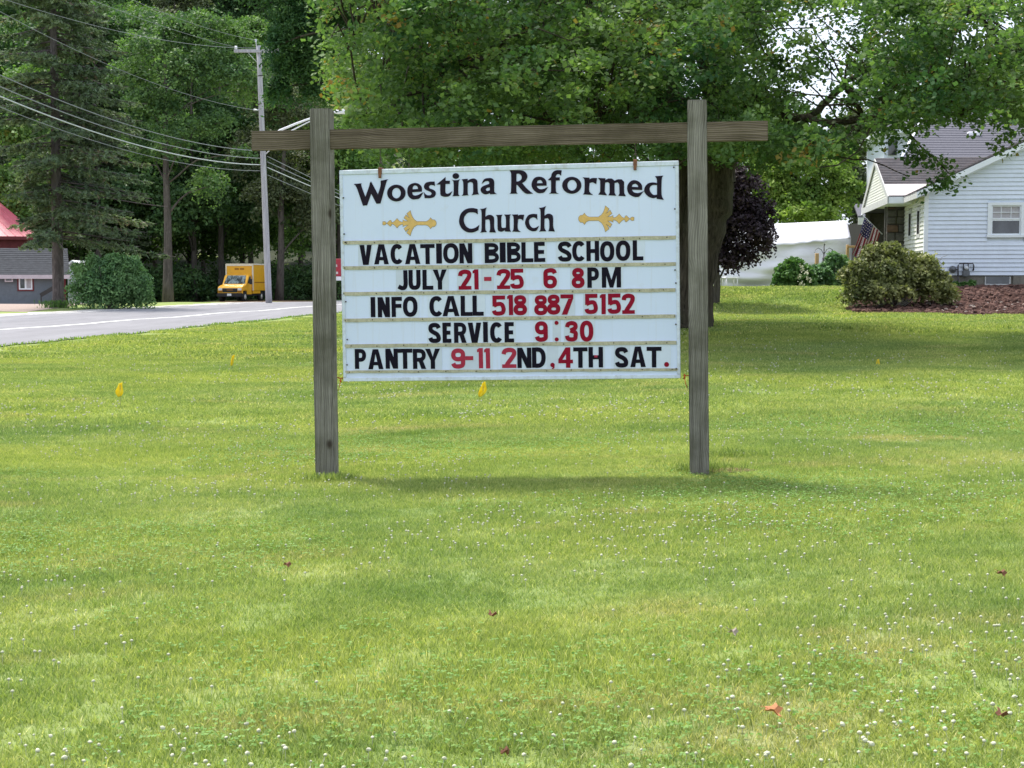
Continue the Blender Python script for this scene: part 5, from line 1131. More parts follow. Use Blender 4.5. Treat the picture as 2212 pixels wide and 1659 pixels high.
# tall light-crowned tree with the bare grey trunk in front of the woods
def px_lobes(L, Y, x0, y0, z0, dy=0):
    out = []
    for (u, v, ru, rv, dd) in L:
        p = at(u, v, Y + dd); k = (Y + dd) / F_PX; out.append((p.x - x0, p.y - y0, p.z - z0, ru * k, (ru + rv) * .5 * k, rv * k))
    return out
def tree_px(name, label, cat, u, v, Y, hgt, L, leafm, barkm, seed, n, per, rad, size, tr, **kw):
    p = at(u, v, Y); z = Hs(p.x, Y); return make_tree(name, label, cat, p.x, Y, hgt, px_lobes(L, Y, p.x, Y, z), leafm, barkm, seed, n, per, rad, size, tr, z=z, **kw)
tree_px('tall_tree', 'tall feathery tree with a long bare grey trunk left of the yellow truck', 'tree', 364, 649, 108, 23, [(430,55,95,40,0),(500,75,60,36,2),(460,120,60,34,-1),(380,60,60,36,1),(545,110,46,26,1),(300,290,50,30,1),(480,260,40,24,-2),(520,330,30,18,0),(330,110,80,60,0),(395,150,70,45,-2),(500,170,75,45,-1),(330,230,70,50,0),(400,290,80,45,-2),(455,395,50,40,0),(330,330,60,45,1),(290,170,60,60,2),(560,190,60,40,2)], M['leaf_forest'], M['bark_grey'], 61, 1250, 24, .6, .24, .34, inner=.2, tintb=.6, tints=.32, upw=.6, droop=.7)
tree_px('slender_tree', 'slender pale trunk tree at the wood edge right of the utility pole', 'tree', 603, 646, 118, 20, [(600,430,70,60,0),(650,380,60,60,3),(560,330,70,60,2),(640,250,70,70,0),(570,200,60,60,0),(690,470,50,60,0)], M['leaf_forest3'], M['bark_grey'], 62, 900, 24, .7, .27, .3, inner=.35, tintb=.35, lean=(.7, 0))
for k_, (u, lb) in enumerate(((255, 'dim tree with a thin trunk behind the round shrub'), (480, 'shaded tree at the wood edge right behind the yellow truck'))):
    tree_px('edge_tree', lb, 'tree', u, 648, 124 + k_, 21, [(u - 50, 400, 60, 60, 0), (u + 40, 360, 70, 60, 2), (u, 270, 80, 70, 0), (u + 20, 470, 60, 50, 2)], M['leaf_forest'], M['bark_grey'], 70 + k_, 700, 24, .8, .3, .28, inner=.35, tintb=.3)
ug = crown_mesh('undergrowth', np.random.default_rng(9), [((u - CU) / F_PX * Y, Y, Hs((u - CU) / F_PX * Y, Y) + .7, 3.4, 2.4, 1.2 + 1.6 * random.random()) for u in range(-60, 760, 50) for Y in (121, 128, 136) if not (420 < u < 600 and Y < 125)], 4600, 20, .7, .26, inner=.3, tintb=.25)
obj('undergrowth', ug, M['leaf_forest'], kind='stuff')

# conifers on the left
def conifer(label, u, v, Y, hgt, z0, Lmax, seed, tr):
    rng = np.random.default_rng(seed); p = at(u, v, Y); z = Hs(p.x, Y); t = empty('conifer', label, 'conifer tree', (p.x, Y, z))
    m = MB(); m.tube([(0, 0, -.3), (0, 0, .1), (0, 0, .6), (0, 0, 4), (0.03, 0, 10), (0, 0, hgt)], [tr*1.9, tr*1.5, tr*1.1, tr, tr*.8, .03], 12); m.build('trunk', M['bark_con'], t)
    bm_ = MB(); P = []; A = []; Tn = []; zc = z0
    while zc < hgt - .5:
        f = (zc - z0) / (hgt - z0); L = Lmax * (1 - f) ** .75 * rng.uniform(.55, 1.08) + .3; az = rng.uniform(0, 2*np.pi); L *= .5 if (math.cos(az) < -.1 and zc < 7.5) else 1; zc += rng.uniform(.04, .13)
        d = np.array([math.cos(az), math.sin(az), 0]); side = np.array([-d[1], d[0], 0]); n = 9; pts = []
        for i in range(n + 1):
            s = i / n; pts.append(np.array([0, 0, zc]) + d * L * s + np.array([0, 0, L * (-.05 * s - .22 * s * s + .14 * s ** 3 * (1 if f < .8 else 2))]))
        bm_.tube(pts, [.045 * (1 - .85 * i / n) + .004 for i in range(n + 1)], 4, False)
        ntw = int(24 * L / 2.5) + 7; tb = np.clip(.42 + rng.normal() * .2, .05, .9); bare = rng.random() < .10
        if bare: continue
        for q in range(ntw):
            s = .16 + .84 * rng.random() ** .75; b = pts[int(s * n)]; sg = rng.choice([-1, 1]); tl = (.95 * (1 - s) + .35) * rng.uniform(.5, 1.1)
            dr = nrm((side * sg * .8 + d * .65 + np.array([0, 0, -.28 + rng.normal() * .12]))[None])[0]; k = max(5, int(20 * tl)); ss_ = np.sort(rng.random(k)) * tl
            pp = b + dr[None] * ss_[:, None] + rng.normal(size=(k, 3)) * .035; pp[:, 2] -= .22 * ss_ ** 2
            P.append(pp); A.append(dr[None] + rng.normal(size=(k, 3)) * .45); Tn.append(np.clip(tb + rng.normal(size=k) * .1 + (.5 if rng.random() < .07 else 0), 0, 1))
    bm_.build('branches', M['bark_con'], t, 'stuff')
    P = np.concatenate(P); A = np.concatenate(A); Tn = np.concatenate(Tn)
    me = leaf_mesh('needles', P, rng.normal(size=P.shape) * .8 + np.array([0, 0, 1.0]), .27 * (.7 + .6 * rng.random(len(P))), Tn, .34, A, rng, .1); obj('needles', me, M['needle'], t, 'stuff')
    return t
con = conifer('large drooping conifer with a straight grey trunk beside the grey house', 127, 669, 75, 24, 3.3, 6.0, 5, .27)
conifer('partly seen conifer at the left edge behind the red barn roof', -45, 655, 134, 27, 6, 6.0, 6, .28)
conifer('conifer standing behind the trunk of the large drooping conifer', 215, 650, 121, 24, 5, 5.0, 16, .25)
p = at(128, 668, 74.6)
o = obj('grass_tuft', leaf_mesh('grass_tuft', np.array([p.x, p.y, Hs(p.x, p.y)]) + RNG.normal(size=(500, 3)) * [.45, .3, .0] + np.array([0, 0, 1]) * RNG.random((500, 1)) * .35, RNG.normal(size=(500, 3)) * [1, 1, .2], .22, RNG.random(500) * .8, .2, np.array([0, 0, 1.0]) + RNG.normal(size=(500, 3)) * .3), M['leaf_forest2'], kind='stuff')

def shrub(name, label, u, v, Y, L, leafm, seed, n, per, rad, size, group=None, stems=9, shoots=0, **kw):
    rs_ = random.Random(seed)
    for _ in range(shoots):
        l = rs_.choice(L[:8]); a = rs_.uniform(-.5, 3.64); q = rs_.uniform(.95, 1.35); s_ = rs_.uniform(.12, .30) * min(l[2], l[3]) + 3
        L = L + [(l[0] + math.cos(a) * l[2] * q, l[1] - math.sin(a) * l[3] * q, s_, s_ * rs_.uniform(.8, 1.6), l[4] + rs_.uniform(-.3, .5))]
    rng = np.random.default_rng(seed); p = at(u, v, Y); z = Hs(p.x, Y); t = empty(name, label, 'shrub', (p.x, Y, z), 0, group); lb = px_lobes(L, Y, p.x, Y, z); m = MB()
    for k in range(stems):
        l = lb[k % len(lb)]; limb_tubes(m, rng, (rng.normal() * .12, rng.normal() * .12, -.1), (l[0] + rng.normal() * l[3] * .4, l[1] + rng.normal() * l[4] * .4, l[2] + l[5] * .3), .03, .008, 6, .15, 5)
    m.build('stems', M['twig'], t, 'stuff'); obj('foliage', crown_mesh('foliage', rng, lb, n, per, rad, size, **kw), leafm, t, 'stuff'); return t
shrub('round_shrub', 'big rounded green shrub at the far roadside between conifer and bare trunk', 236, 668, 72, [(236,612,54,32,0),(192,606,30,34,-.3),(288,612,24,30,0),(232,568,30,16,0),(262,572,26,20,.3),(205,580,30,20,0),(225,640,52,22,0),(280,634,30,16,.2),(165,625,18,18,0),(308,600,14,14,0),(245,556,14,10,0),(182,578,14,14,0),(295,640,14,14,.3),(300,580,12,12,0)], M['leaf_shrub'], 21, 1150, 22, .36, .19, stems=14, shoots=60, inner=.4, upw=.4, droop=.9, aspect=.34, tintb=.5, tints=.28)
shrub('flowering_shrub', 'dense dark green shrub with creamy blossoms standing before the white tent', 1712, 626, 44.5, [(1702,595,28,26,0),(1735,600,26,26,.2),(1712,575,24,18,0),(1690,612,18,14,0)], M['leaf_hosta'], 22, 520, 16, .14, .13, inner=.5, aspect=.75)
shrub('leafy_shrub', 'loose grey green shrub by the right end of the white tent', 1800, 622, 45.5, [(1775,595,30,28,0),(1810,575,26,28,.3),(1830,595,22,30,0),(1790,610,34,14,0),(1800,560,14,18,0)], M['leaf_shrub'], 23, 560, 15, .13, .11, inner=.45, tintb=.4)
bp = at(1735, 612, 44.0); P_, N_, t_ = sprays(np.random.default_rng(3), np.array([[at(u, v, 43.7).x, 43.7, at(u, v, 43.7).z] for u, v in ((1731,575),(1733,582),(1743,588),(1728,597),(1744,600),(1731,612),(1735,618),(1750,605))]), np.zeros((8, 3)), 26, .055, flat=1.5)
bl = obj('blossoms', leaf_mesh('blossoms', P_, N_, .045, t_, .9), M['blossom'], None, 'stuff')
fs = [o for o in COL.objects if o.name == 'flowering_shrub'][0]; bl.parent = fs; bl.location = -fs.location
shrub('spreading_shrub', 'large sprawling olive green shrub with twiggy gaps at the corner of the white house', 1925, 650, 37.6, [(1900,585,52,36,0),(1960,600,50,34,.2),(1860,608,30,28,-.2),(1910,555,30,18,.2),(2000,612,34,22,.2),(1900,628,76,18,-.3),(1985,578,26,20,.3),(2028,628,20,12,0),(1845,636,26,12,-.3),(1880,545,14,14,0),(1950,552,22,14,.1),(2010,585,14,16,.1),(1845,590,12,16,0),(2040,640,12,8,.2)], M['leaf_azalea'], 24, 1700, 15, .22, .10, stems=26, shoots=60, inner=.35, upw=.4, tintb=.5, tints=.32)
q = at(1993, 560, 37.9); m = MB(); rg = np.random.default_rng(8)
for k in range(16):
    a = Vector((q.x + rg.normal() * .22, 37.9 + rg.normal() * .1, Hs(q.x, 37.9) + .4)); limb_tubes(m, rg, a, (a.x + rg.normal() * .25, a.y, at(2000, 545 + rg.random() * 40, 37.9).z), .010, .004, 6, .3, 4)
tw = m.build('bare_twigs', M['twig'], None, 'stuff'); sp = [o for o in COL.objects if o.name == 'spreading_shrub'][0]; tw.parent = sp; tw.location = -sp.location
rg = np.random.default_rng(12); lowp = [(u, 42.0 - .5 * rg.random()) for u in (2035, 2050, 2062, 2075, 2092, 2105, 2118)]
for k_, (u, Y) in enumerate(lowp[:4]):
    v = 622 + 3 * k_ % 5; shrub('low_plant', ['low leafy plant against the foundation under the round gas regulator', 'low leafy plant at the foundation just beside the spreading shrub', 'low dark leafy plant at the foundation below the gas meter', 'low green plant at the foundation left of the basement window'][k_], 2046 + 17 * k_, v, 41.4, [(2046 + 17 * k_, 615 + rg.random() * 4, 11, 9, 0)], M['leaf_hosta'], 30 + k_, 26, 14, .09, .09, stems=3, aspect=.6)
# garden-side trees on the right
tree_px('purple_tree', 'small dark purple leaved maple in front of the white tent', 'tree', 1545, 640, 38, 4.2, [(1560,440,70,75,0),(1610,500,60,60,-.3),(1590,400,60,50,0),(1520,430,60,70,.3),(1640,460,32,45,-.2),(1580,550,62,26,0),(1530,520,60,50,0),(1490,400,50,70,.2),(1640,520,34,32,0)], M['leaf_purple'], M['bark_grey'], 81, 1300, 22, .17, .10, .09, inner=.35, upw=.6, droop=.7, tintb=.4, tints=.25)
tree_px('lime_green_tree', 'bright lime green tree rising behind the white tent', 'tree', 1740, 620, 63, 9, [(1700,430,60,45,0),(1770,440,60,45,0),(1820,410,40,45,0),(1740,370,70,45,0),(1680,350,60,50,1),(1800,350,50,40,1),(1735,465,80,30,-1),(1650,400,40,50,0),(1700,300,60,40,2)], M['leaf_lime'], M['bark_grey'], 82, 1300, 22, .32, .17, .2, inner=.4, tintb=.5)
for k_, (u, Y, L, mt_, lb) in enumerate((
    (1845, 80, [(1850,330,34,50,0),(1840,400,40,50,0),(1865,460,34,40,0),(1850,270,24,40,0)], 'leaf_forest3', 'narrow dark tree behind the dark garage roof'),
    (1930, 88, [(1930,250,50,40,0),(1900,300,40,50,0),(1960,230,50,40,0)], 'leaf_forest3', 'olive tree behind the left end of the upper grey roof'),
    (2080, 92, [(2060,240,60,40,0),(2120,220,60,50,0),(2170,250,50,50,0),(2010,250,40,40,0)], 'leaf_forest', 'broad green tree behind the ridge of the upper grey roof'),
    (2210, 85, [(2190,170,40,60,0),(2240,220,50,60,0),(2215,110,40,50,0),(2200,270,50,50,0)], 'leaf_forest3', 'tall loose tree behind the right end of the grey roof'),
    (1640, 90, [(1620,300,80,60,0),(1680,260,80,60,0),(1560,330,60,70,0),(1600,400,80,70,0),(1500,400,80,90,0)], 'leaf_forest', 'dense green tree deep behind the purple maple'),
    (1300, 66, [(1200,360,90,70,0),(1300,330,90,60,0),(1400,350,80,80,0),(1250,420,120,90,0),(1400,440,80,90,0),(1120,400,70,80,0),(1470,400,50,80,0),(1040,380,60,70,1)], 'leaf_forest', 'dark bushy tree behind the sign board, left of the maple trunk'))):
    p = at(u, 605, Y); z = Hs(p.x, Y); hg = max(at(0, l[1] - l[3], Y).z for l in L) - z
    make_tree('background_tree', lb, 'tree', p.x, Y, hg, px_lobes(L, Y, p.x, Y, z), M[mt_], M['bark_grey'], 90 + k_, 620, 20, .5, .22, .2, z=z, inner=.35)

# dark feathery tree hanging in from the top left of the big maple
tree_px('locust_tree', 'dark feathery tree hanging into the top of the view beside the utility pole', 'tree', 905, 660, 40, 15, [(640,60,60,58,0),(700,130,50,60,0),(622,150,42,46,0),(600,90,26,36,-.5),(600,190,24,22,0),(560,-40,60,40,0),(680,-20,90,60,0),(740,60,50,70,1),(760,150,50,60,1),(800,-60,120,80,1),(690,195,40,22,0),(520,-60,50,30,0),(640,-120,150,60,2),(900,-100,150,120,3),(850,40,80,90,3),(900,180,100,80,3),(1050,120,120,100,3),(1200,60,120,100,4)], M['leaf_locust'], M['bark_big'], 83, 5200, 26, .26, .12, .32, inner=.3, upw=.5, droop=.9, tintb=.45, tints=.25, aspect=.4)

# the big maple behind the sign
rng = np.random.default_rng(101); tb = at(1503, 711, 28); tz = Hs(tb.x, 28)
mp_ = empty('maple_tree', 'big old maple with a leaning dark trunk spreading its branches behind the sign', 'tree', (tb.x, 28, tz))
ML = Vector((tb.x, 28, tz))
def mp3(u, v, Y): return at(u, v, Y) - ML
m = MB()
def stem(L, sides=16):
    P = [mp3(*q[:3]) for q in L]; Q = []; R_ = []
    for i in range(len(P) - 1):
        for k in range(4):
            f = k / 4; Q.append(P[i].lerp(P[i+1], f) + Vector(rng.normal(size=3)) * .012); R_.append((L[i][3] * (1 - f) + L[i+1][3] * f) * (1 + .04 * rng.normal()))
    Q.append(P[-1]); R_.append(L[-1][3]); m.tube(Q, R_, sides)
stem([(1486,732,28,.58),(1489,705,28,.48),(1495,650,28,.40),(1503,590,28,.37),(1517,510,28,.40),(1529,450,28,.44),(1534,390,28,.46),(1530,310,28,.48)], 20)
stem([(1545,400,28,.36),(1556,330,27.9,.32),(1558,250,27.8,.28),(1530,120,27.8,.24),(1500,-60,28,.2),(1480,-300,28,.14)])
stem([(1478,715,28.2,.36),(1480,620,28.2,.30),(1478,500,28.2,.30),(1474,400,28.2,.31),(1462,310,28.2,.29),(1440,200,28.4,.26),(1415,40,28.6,.23),(1380,-150,29,.19),(1340,-340,29,.12)])
stem([(1495,400,28.2,.28),(1448,330,28.5,.24),(1392,200,28.8,.19),(1370,60,29,.16),(1320,-120,29,.1)], 10)
m.build('trunk', M['bark_big'], mp_)
LIMBS = [
 ([(1558,262,27.8),(1600,225,27),(1640,214,26.5),(1680,232,26.2),(1700,250,26),(1742,257,25.8),(1790,264,25.5),(1850,262,25),(1920,247,24.6),(1990,240,24.4),(2080,250,24.2)], .15, .022),
 ([(1735,256,25.8),(1770,235,25.8),(1800,210,25.9),(1830,180,26),(1870,150,26.2),(1930,120,26.6),(2010,60,27),(2100,0,27)], .085, .02),
 ([(1825,185,26),(1870,215,25.6),(1940,260,25.2),(2010,330,24.8),(2050,375,24.7)], .03, .008),
 ([(1690,245,26),(1720,300,25.8),(1790,340,25.6),(1870,345,25.4),(1960,380,25.2)], .03, .006),
 ([(1600,228,27),(1640,300,26.8),(1720,330,26.5),(1850,355,26)], .035, .006),
 ([(1540,100,27.8),(1650,-20,27),(1780,-80,26),(1950,-60,25),(2100,40,24.5),(2250,130,24)], .15, .03),
 ([(1448,215,28.4),(1380,150,27.5),(1300,110,26.5),(1200,90,25.5),(1100,100,24.8),(980,150,24.2),(880,210,24),(790,250,23.8)], .14, .015),
 ([(1425,60,28.6),(1340,-30,27.5),(1200,-60,26),(1020,-20,25),(860,40,24.4),(730,120,24)], .14, .015),
 ([(1440,170,28.4),(1380,210,27),(1290,240,26),(1200,265,25.4),(1120,260,25)], .06, .012),
 ([(1480,330,28.2),(1440,290,26.8),(1370,280,25.8),(1280,300,25)], .05, .01),
 ([(1360,-10,28),(1250,-100,30),(1100,-120,31),(900,-60,32)], .12, .02),
 ([(1500,-60,28),(1560,-200,26),(1650,-300,25)], .14, .03), ([(1340,-340,29),(1200,-400,27),(1050,-420,26)], .12, .03), ([(1480,-280,28),(1700,-380,28),(1950,-340,27)], .12, .03),
]
allp = []
for pts, r0, r1 in LIMBS:
    P = [mp3(*q) for q in pts]; Q = []
    for i in range(len(P) - 1):
        for k in range(3): Q.append(P[i].lerp(P[i+1], k / 3) + Vector(rng.normal(size=3)) * .03)
    Q.append(P[-1]); MB().tube(Q, [r0 + (r1 - r0) * (i / len(Q)) ** .7 for i in range(len(Q) + 0)], 8).build('limb', M['bark_big'], mp_); allp += Q
for pts in ([(1062,-10,23.6),(1050,40,23.6),(1035,75,23.6),(1012,118,23.5)], [(1246,118,24),(1222,150,24),(1215,190,24),(1222,245,24)], [(1000,215,23.4),(985,250,23.4),(975,285,23.3)], [(1180,205,24),(1150,222,24),(1110,240,24)], [(950,-10,23.6),(920,60,23.6),(905,110,23.6),(880,150,23.6),(870,200,23.7)]):
    P = [mp3(*q) for q in pts]; b = MB().tube(P, [.035, .03, .024, .014, .01][:len(P)], 6).build('dead_branch', M['twig'], mp_)
AP = np.array([tuple(p) for p in allp])
VB = np.array([(600,-220),(650,-80),(685,60),(715,180),(755,235),(785,325),(840,352),(1000,366),(1300,364),(1340,335),(1480,322),(1500,322),(1570,326),(1630,352),(1720,362),(1850,322),(1900,280),(2000,262),(2080,250),(2212,262),(2420,330)], float)
HOLES = [(1745,192,26,20),(1795,160,20,13),(1700,60,26,14),(1742,38,18,12),(1846,320,18,50),(755,22,40,18),(1800,128,16,12),(1680,100,14,10),(2170,40,30,16),(2110,62,20,12),(1870,215,16,12),(1720,112,16,12),(1772,222,22,10),(1815,60,14,9),(1900,95,16,9),(2060,120,18,9),(2190,95,16,12),(1960,40,18,9)]
C = []; T_ = []
while len(C) < 600:
    u = rng.uniform(655, 2420); vb = np.interp(u, VB[:, 0], VB[:, 1]); v = rng.uniform(-430, vb - 22)
    if v < -60 and rng.random() < (.5 if u < 1450 else .92): continue  # unseen upper crown thinned, most at right, to lessen its shade on the lawn
    if u > 1620 and rng.random() < .22: continue
    if ((u - 755) / 80) ** 2 + ((v - 22) / 46) ** 2 < 1: continue
    Y = rng.uniform(21.5, 34) if u < 1650 else rng.uniform(21.5, 28.5)
    C.append(tuple(at(u, v, Y) - ML)); T_.append(.36 + (.17 if u < 1000 else 0) + rng.normal() * .13)
C = np.array(C); T_ = np.array(T_); m = MB()
for c in C:
    j = int(np.argmin(((AP - c) ** 2).sum(1))); a = Vector(AP[j]); b = Vector(c)
    limb_tubes(m, rng, a, b, .022, .005, 5, .2, 4)
m.build('twigs', M['bark_big'], mp_, 'stuff')
k = 15; S = np.repeat(C, k, 0) + rng.normal(size=(len(C) * k, 3)) * [.56, .56, .20]
st_ = np.repeat(T_, k) + rng.normal(size=len(C) * k) * .20
# keep sprays above the crown's lower edge and out of the sky gaps
W = S + np.array(ML); cd = W - np.array([0, 0, CAM_Z]); fwd = cd[:, 1] * CP - cd[:, 2] * SP; uu = CU + F_PX * cd[:, 0] / fwd; vv = CV - F_PX * (cd[:, 1] * SP + cd[:, 2] * CP) / fwd
keep = vv < np.interp(uu, VB[:, 0], VB[:, 1]) + 4
keep &= ~((((uu > 1640) & (uu < 1870) & (vv < 245)) | ((uu > 2060) & (vv < 150))) & (rng.random(len(S)) < .42))
for a, b, c, d in HOLES: keep &= ((uu - a) / (c + 6)) ** 2 + ((vv - b) / (d + 6)) ** 2 > 1
front = W[:, 1] < 26.5
for a, b, c, d in ((1690,238,40,16),(1742,257,46,13),(1800,266,50,10),(1865,263,60,9),(1930,250,50,9),(1795,212,26,14),(1840,180,24,14),(1620,222,30,12)): keep &= ~((((uu - a) / c) ** 2 + ((vv - b) / d) ** 2 < 1) & front)
extra = np.array([tuple(at(u, v, Y) - ML) for u, v, Y in [(2010 + rng.normal() * 22, 335 + rng.normal() * 14, 24.8) for _ in range(8)] + [(2042 + rng.normal() * 14, 385 + rng.normal() * 9, 24.7) for _ in range(6)] + [(1905 + rng.normal() * 30, 300 + rng.normal() * 10, 25) for _ in range(5)] + [(2190 + rng.normal() * 18, 300 + rng.normal() * 12, 24.3) for _ in range(5)]])
S = np.concatenate([S[keep], extra]); st_ = np.concatenate([st_[keep], np.full(len(extra), .4)])
per = 36; P_, N_, t_ = sprays(rng, S, np.zeros_like(S), per, .25, flat=.34, tintb=0, tints=.0, upw=1.1, droop=.6)
t_ = np.clip(np.repeat(st_, per) + rng.normal(size=len(P_)) * .12 + (rng.random(len(P_)) < .002) * .6, 0, 1)
obj('crown', leaf_mesh('crown', P_, N_, .080 * (.6 + .8 * rng.random(len(P_))), t_, .8, None, rng), M['leaf_maple'], mp_, 'stuff')
print('maple leaves', len(P_))

# ------------------------------------------------------------------ lawn grass, clover, fallen leaves, marker flags
lib = bpy.data.collections.new('grass tufts')             # never linked to the scene: source shapes only
def tuft(seed, N, R, w, h):
    rng = np.random.default_rng(seed); a = rng.random(N) * 2 * np.pi; r = R * np.sqrt(rng.random(N)); P = np.stack([np.cos(a) * r, np.sin(a) * r, np.full(N, -.004)], 1)
    d = rng.random(N) * 2 * np.pi; W = np.stack([np.cos(d), np.sin(d), np.zeros(N)], 1) * (w * (.6 + .8 * rng.random(N)))[:, None] / 2
    ln = rng.normal(size=(N, 3)) * [.55, .55, 0]; hh = h * (.45 + .75 * rng.random(N)); tip = P + np.stack([ln[:, 0] * hh, ln[:, 1] * hh, hh], 1); mid = P + (tip - P) * .55 + np.stack([np.zeros(N), np.zeros(N), hh * .12], 1)
    V = np.stack([P - W, P + W, mid + W * .8, tip, mid - W * .8], 1).reshape(-1, 3); i = (np.arange(N) * 5)[:, None]
    F = np.concatenate([i, i + 1, i + 2, i, i + 2, i + 4, i + 4, i + 2, i + 3], 1)
    me = fast_mesh('tuft', V, F.ravel(), 3, np.repeat(rng.random(N), 3)); me.materials.append(M['grass'])
    o = bpy.data.objects.new('tuft', me); return o
def clover_tuft(seed, N, R, s):
    rng = np.random.default_rng(seed); a = rng.random(N) * 2 * np.pi; r = R * np.sqrt(rng.random(N)); h = .022 + .022 * rng.random(N); P = np.stack([np.cos(a) * r, np.sin(a) * r, h], 1)
    k = np.repeat(np.arange(N), 3); ph = np.tile([0, 2.094, 4.189], N) + np.repeat(rng.random(N) * 6, 3); P = P[k] + np.stack([np.cos(ph), np.sin(ph), np.zeros(3 * N)], 1) * s * .5
    me = leaf_mesh('tuft', P, np.array([0, 0, 1.0]) + rng.normal(size=(3 * N, 3)) * .3, s, np.clip(.45 + rng.normal(size=3 * N) * .2, 0, .95), .9, np.stack([np.cos(ph), np.sin(ph), np.zeros(3 * N)], 1), rng); me.materials.append(M['clover']); return bpy.data.objects.new('tuft', me)
def scatter(name, pts, rot, scl, variants, idx):
    col = bpy.data.collections.new(name + ' source'); 
    for v in variants: col.objects.link(v)
    me = bpy.data.meshes.new(name); me.vertices.add(len(pts)); me.vertices.foreach_set('co', np.asarray(pts, np.float32).ravel())
    e = .3; gx_ = (H(pts[:, 0] + e, pts[:, 1]) - H(pts[:, 0] - e, pts[:, 1])) / (2 * e); gy_ = (H(pts[:, 0], pts[:, 1] + e) - H(pts[:, 0], pts[:, 1] - e)) / (2 * e)
    eu = [(Vector((0, 0, 1)).rotation_difference(Vector((-a, -b, 1)).normalized()).to_matrix() @ Matrix.Rotation(r_, 3, 'Z')).to_euler() for a, b, r_ in zip(gx_, gy_, rot)]
    at_ = me.attributes.new('rot', 'FLOAT_VECTOR', 'POINT'); at_.data.foreach_set('vector', np.array([tuple(q) for q in eu], np.float32).ravel())
    for nm, ar, ty in (('scl', scl, 'FLOAT'), ('idx', idx, 'INT')):
        at_ = me.attributes.new(nm, ty, 'POINT'); at_.data.foreach_set('value', np.asarray(ar, np.int32 if ty == 'INT' else np.float32))
    o = bpy.data.objects.new(name, me); COL.objects.link(o); o['kind'] = 'stuff'
    ng = bpy.data.node_groups.new(name, 'GeometryNodeTree'); ng.interface.new_socket('Geometry', in_out='INPUT', socket_type='NodeSocketGeometry'); ng.interface.new_socket('Geometry', in_out='OUTPUT', socket_type='NodeSocketGeometry')
    gi = ng.nodes.new('NodeGroupInput'); go = ng.nodes.new('NodeGroupOutput'); ip = ng.nodes.new('GeometryNodeInstanceOnPoints'); ci = ng.nodes.new('GeometryNodeCollectionInfo')
    ci.inputs['Collection'].default_value = col; ci.inputs['Separate Children'].default_value = True; ci.inputs['Reset Children'].default_value = True
    def att(nm, ty):
        a = ng.nodes.new('GeometryNodeInputNamedAttribute'); a.data_type = ty; a.inputs['Name'].default_value = nm; return a.outputs[0]
    sx = ng.nodes.new('ShaderNodeCombineXYZ'); s_ = att('scl', 'FLOAT')
    sx.inputs[0].default_value = 1; sx.inputs[1].default_value = 1; ng.links.new(s_, sx.inputs[2])
    ng.links.new(gi.outputs[0], ip.inputs['Points']); ng.links.new(ci.outputs[0], ip.inputs['Instance']); ip.inputs['Pick Instance'].default_value = True; ng.links.new(att('idx', 'INT'), ip.inputs['Instance Index'])
    ng.links.new(att('rot', 'FLOAT_VECTOR'), ip.inputs['Rotation']); ng.links.new(sx.outputs[0], ip.inputs['Scale']); ng.links.new(ip.outputs[0], go.inputs[0])
    md = o.modifiers.new('scatter', 'NODES'); md.node_group = ng; return o
def inside(px, py, poly):
    c = np.zeros(len(px), bool); n = len(poly)
    for i in range(n):
        x1_, y1_ = poly[i]; x2_, y2_ = poly[(i + 1) % n]
        cond = ((y1_ > py) != (y2_ > py)) & (px < (x2_ - x1_) * (py - y1_) / (y2_ - y1_ + 1e-9) + x1_); c ^= cond
    return c
def lawn_points(y0, y1, sp, rng, pad=1.6, slope=.42, margin=.25):
    out = []
    y = y0
    while y < y1:
        hw = slope * y + pad; xs = np.arange(-hw, hw, sp); out.append(np.stack([xs + rng.uniform(-.4, .4, len(xs)) * sp, np.full(len(xs), y) + rng.uniform(-.4, .4, len(xs)) * sp], 1)); y += sp
    P = np.concatenate(out); ne = np.array([near_edge(v) for v in P[:, 1]]); ok = (P[:, 0] > ne + margin) & ~inside(P[:, 0], P[:, 1], MULCH)
    P = P[ok]; return np.concatenate([P, H(P[:, 0], P[:, 1])[:, None]], 1)
def wav(P, a, b, c): return .5 + .25 * np.sin(P[:, 0] * a + P[:, 1] * b * .6 + c) + .25 * np.sin(P[:, 1] * b - P[:, 0] * a * .4 + 2 * c)
rng = np.random.default_rng(77)
A = lawn_points(2.6, 14.5, .34, rng)
scatter('lawn_grass', A, rng.random(len(A)) * 6.28, .75 + .5 * wav(A, 1.7, 2.3, 1) * (.6 + .8 * rng.random(len(A))), [tuft(i, 2400, .30, .0030, .031) for i in range(6)], rng.integers(0, 6, len(A)))
B = lawn_points(14.0, 28, .68, rng, 2.5)
scatter('mid_lawn_grass', B, rng.random(len(B)) * 6.28, .75 + .5 * wav(B, 1.7, 2.3, 1) * (.6 + .8 * rng.random(len(B))), [tuft(20 + i, 2700, .60, .007, .036) for i in range(5)], rng.integers(0, 5, len(B)))
Cc = lawn_points(27.5, 62, 1.4, rng, 4, .42, 1.1)
scatter('far_lawn_grass', Cc, rng.random(len(Cc)) * 6.28, .8 + .4 * rng.random(len(Cc)), [tuft(40 + i, 2400, 1.15, .02, .055) for i in range(4)], rng.integers(0, 4, len(Cc)))
E = A[(wav(A, 1.1, 1.6, 3.3) + rng.normal(size=len(A)) * .12) > .68]
scatter('clover_patches', E, rng.random(len(E)) * 6.28, np.ones(len(E)), [clover_tuft(60 + i, 65, .3, .013) for i in range(4)], rng.integers(0, 4, len(E)))
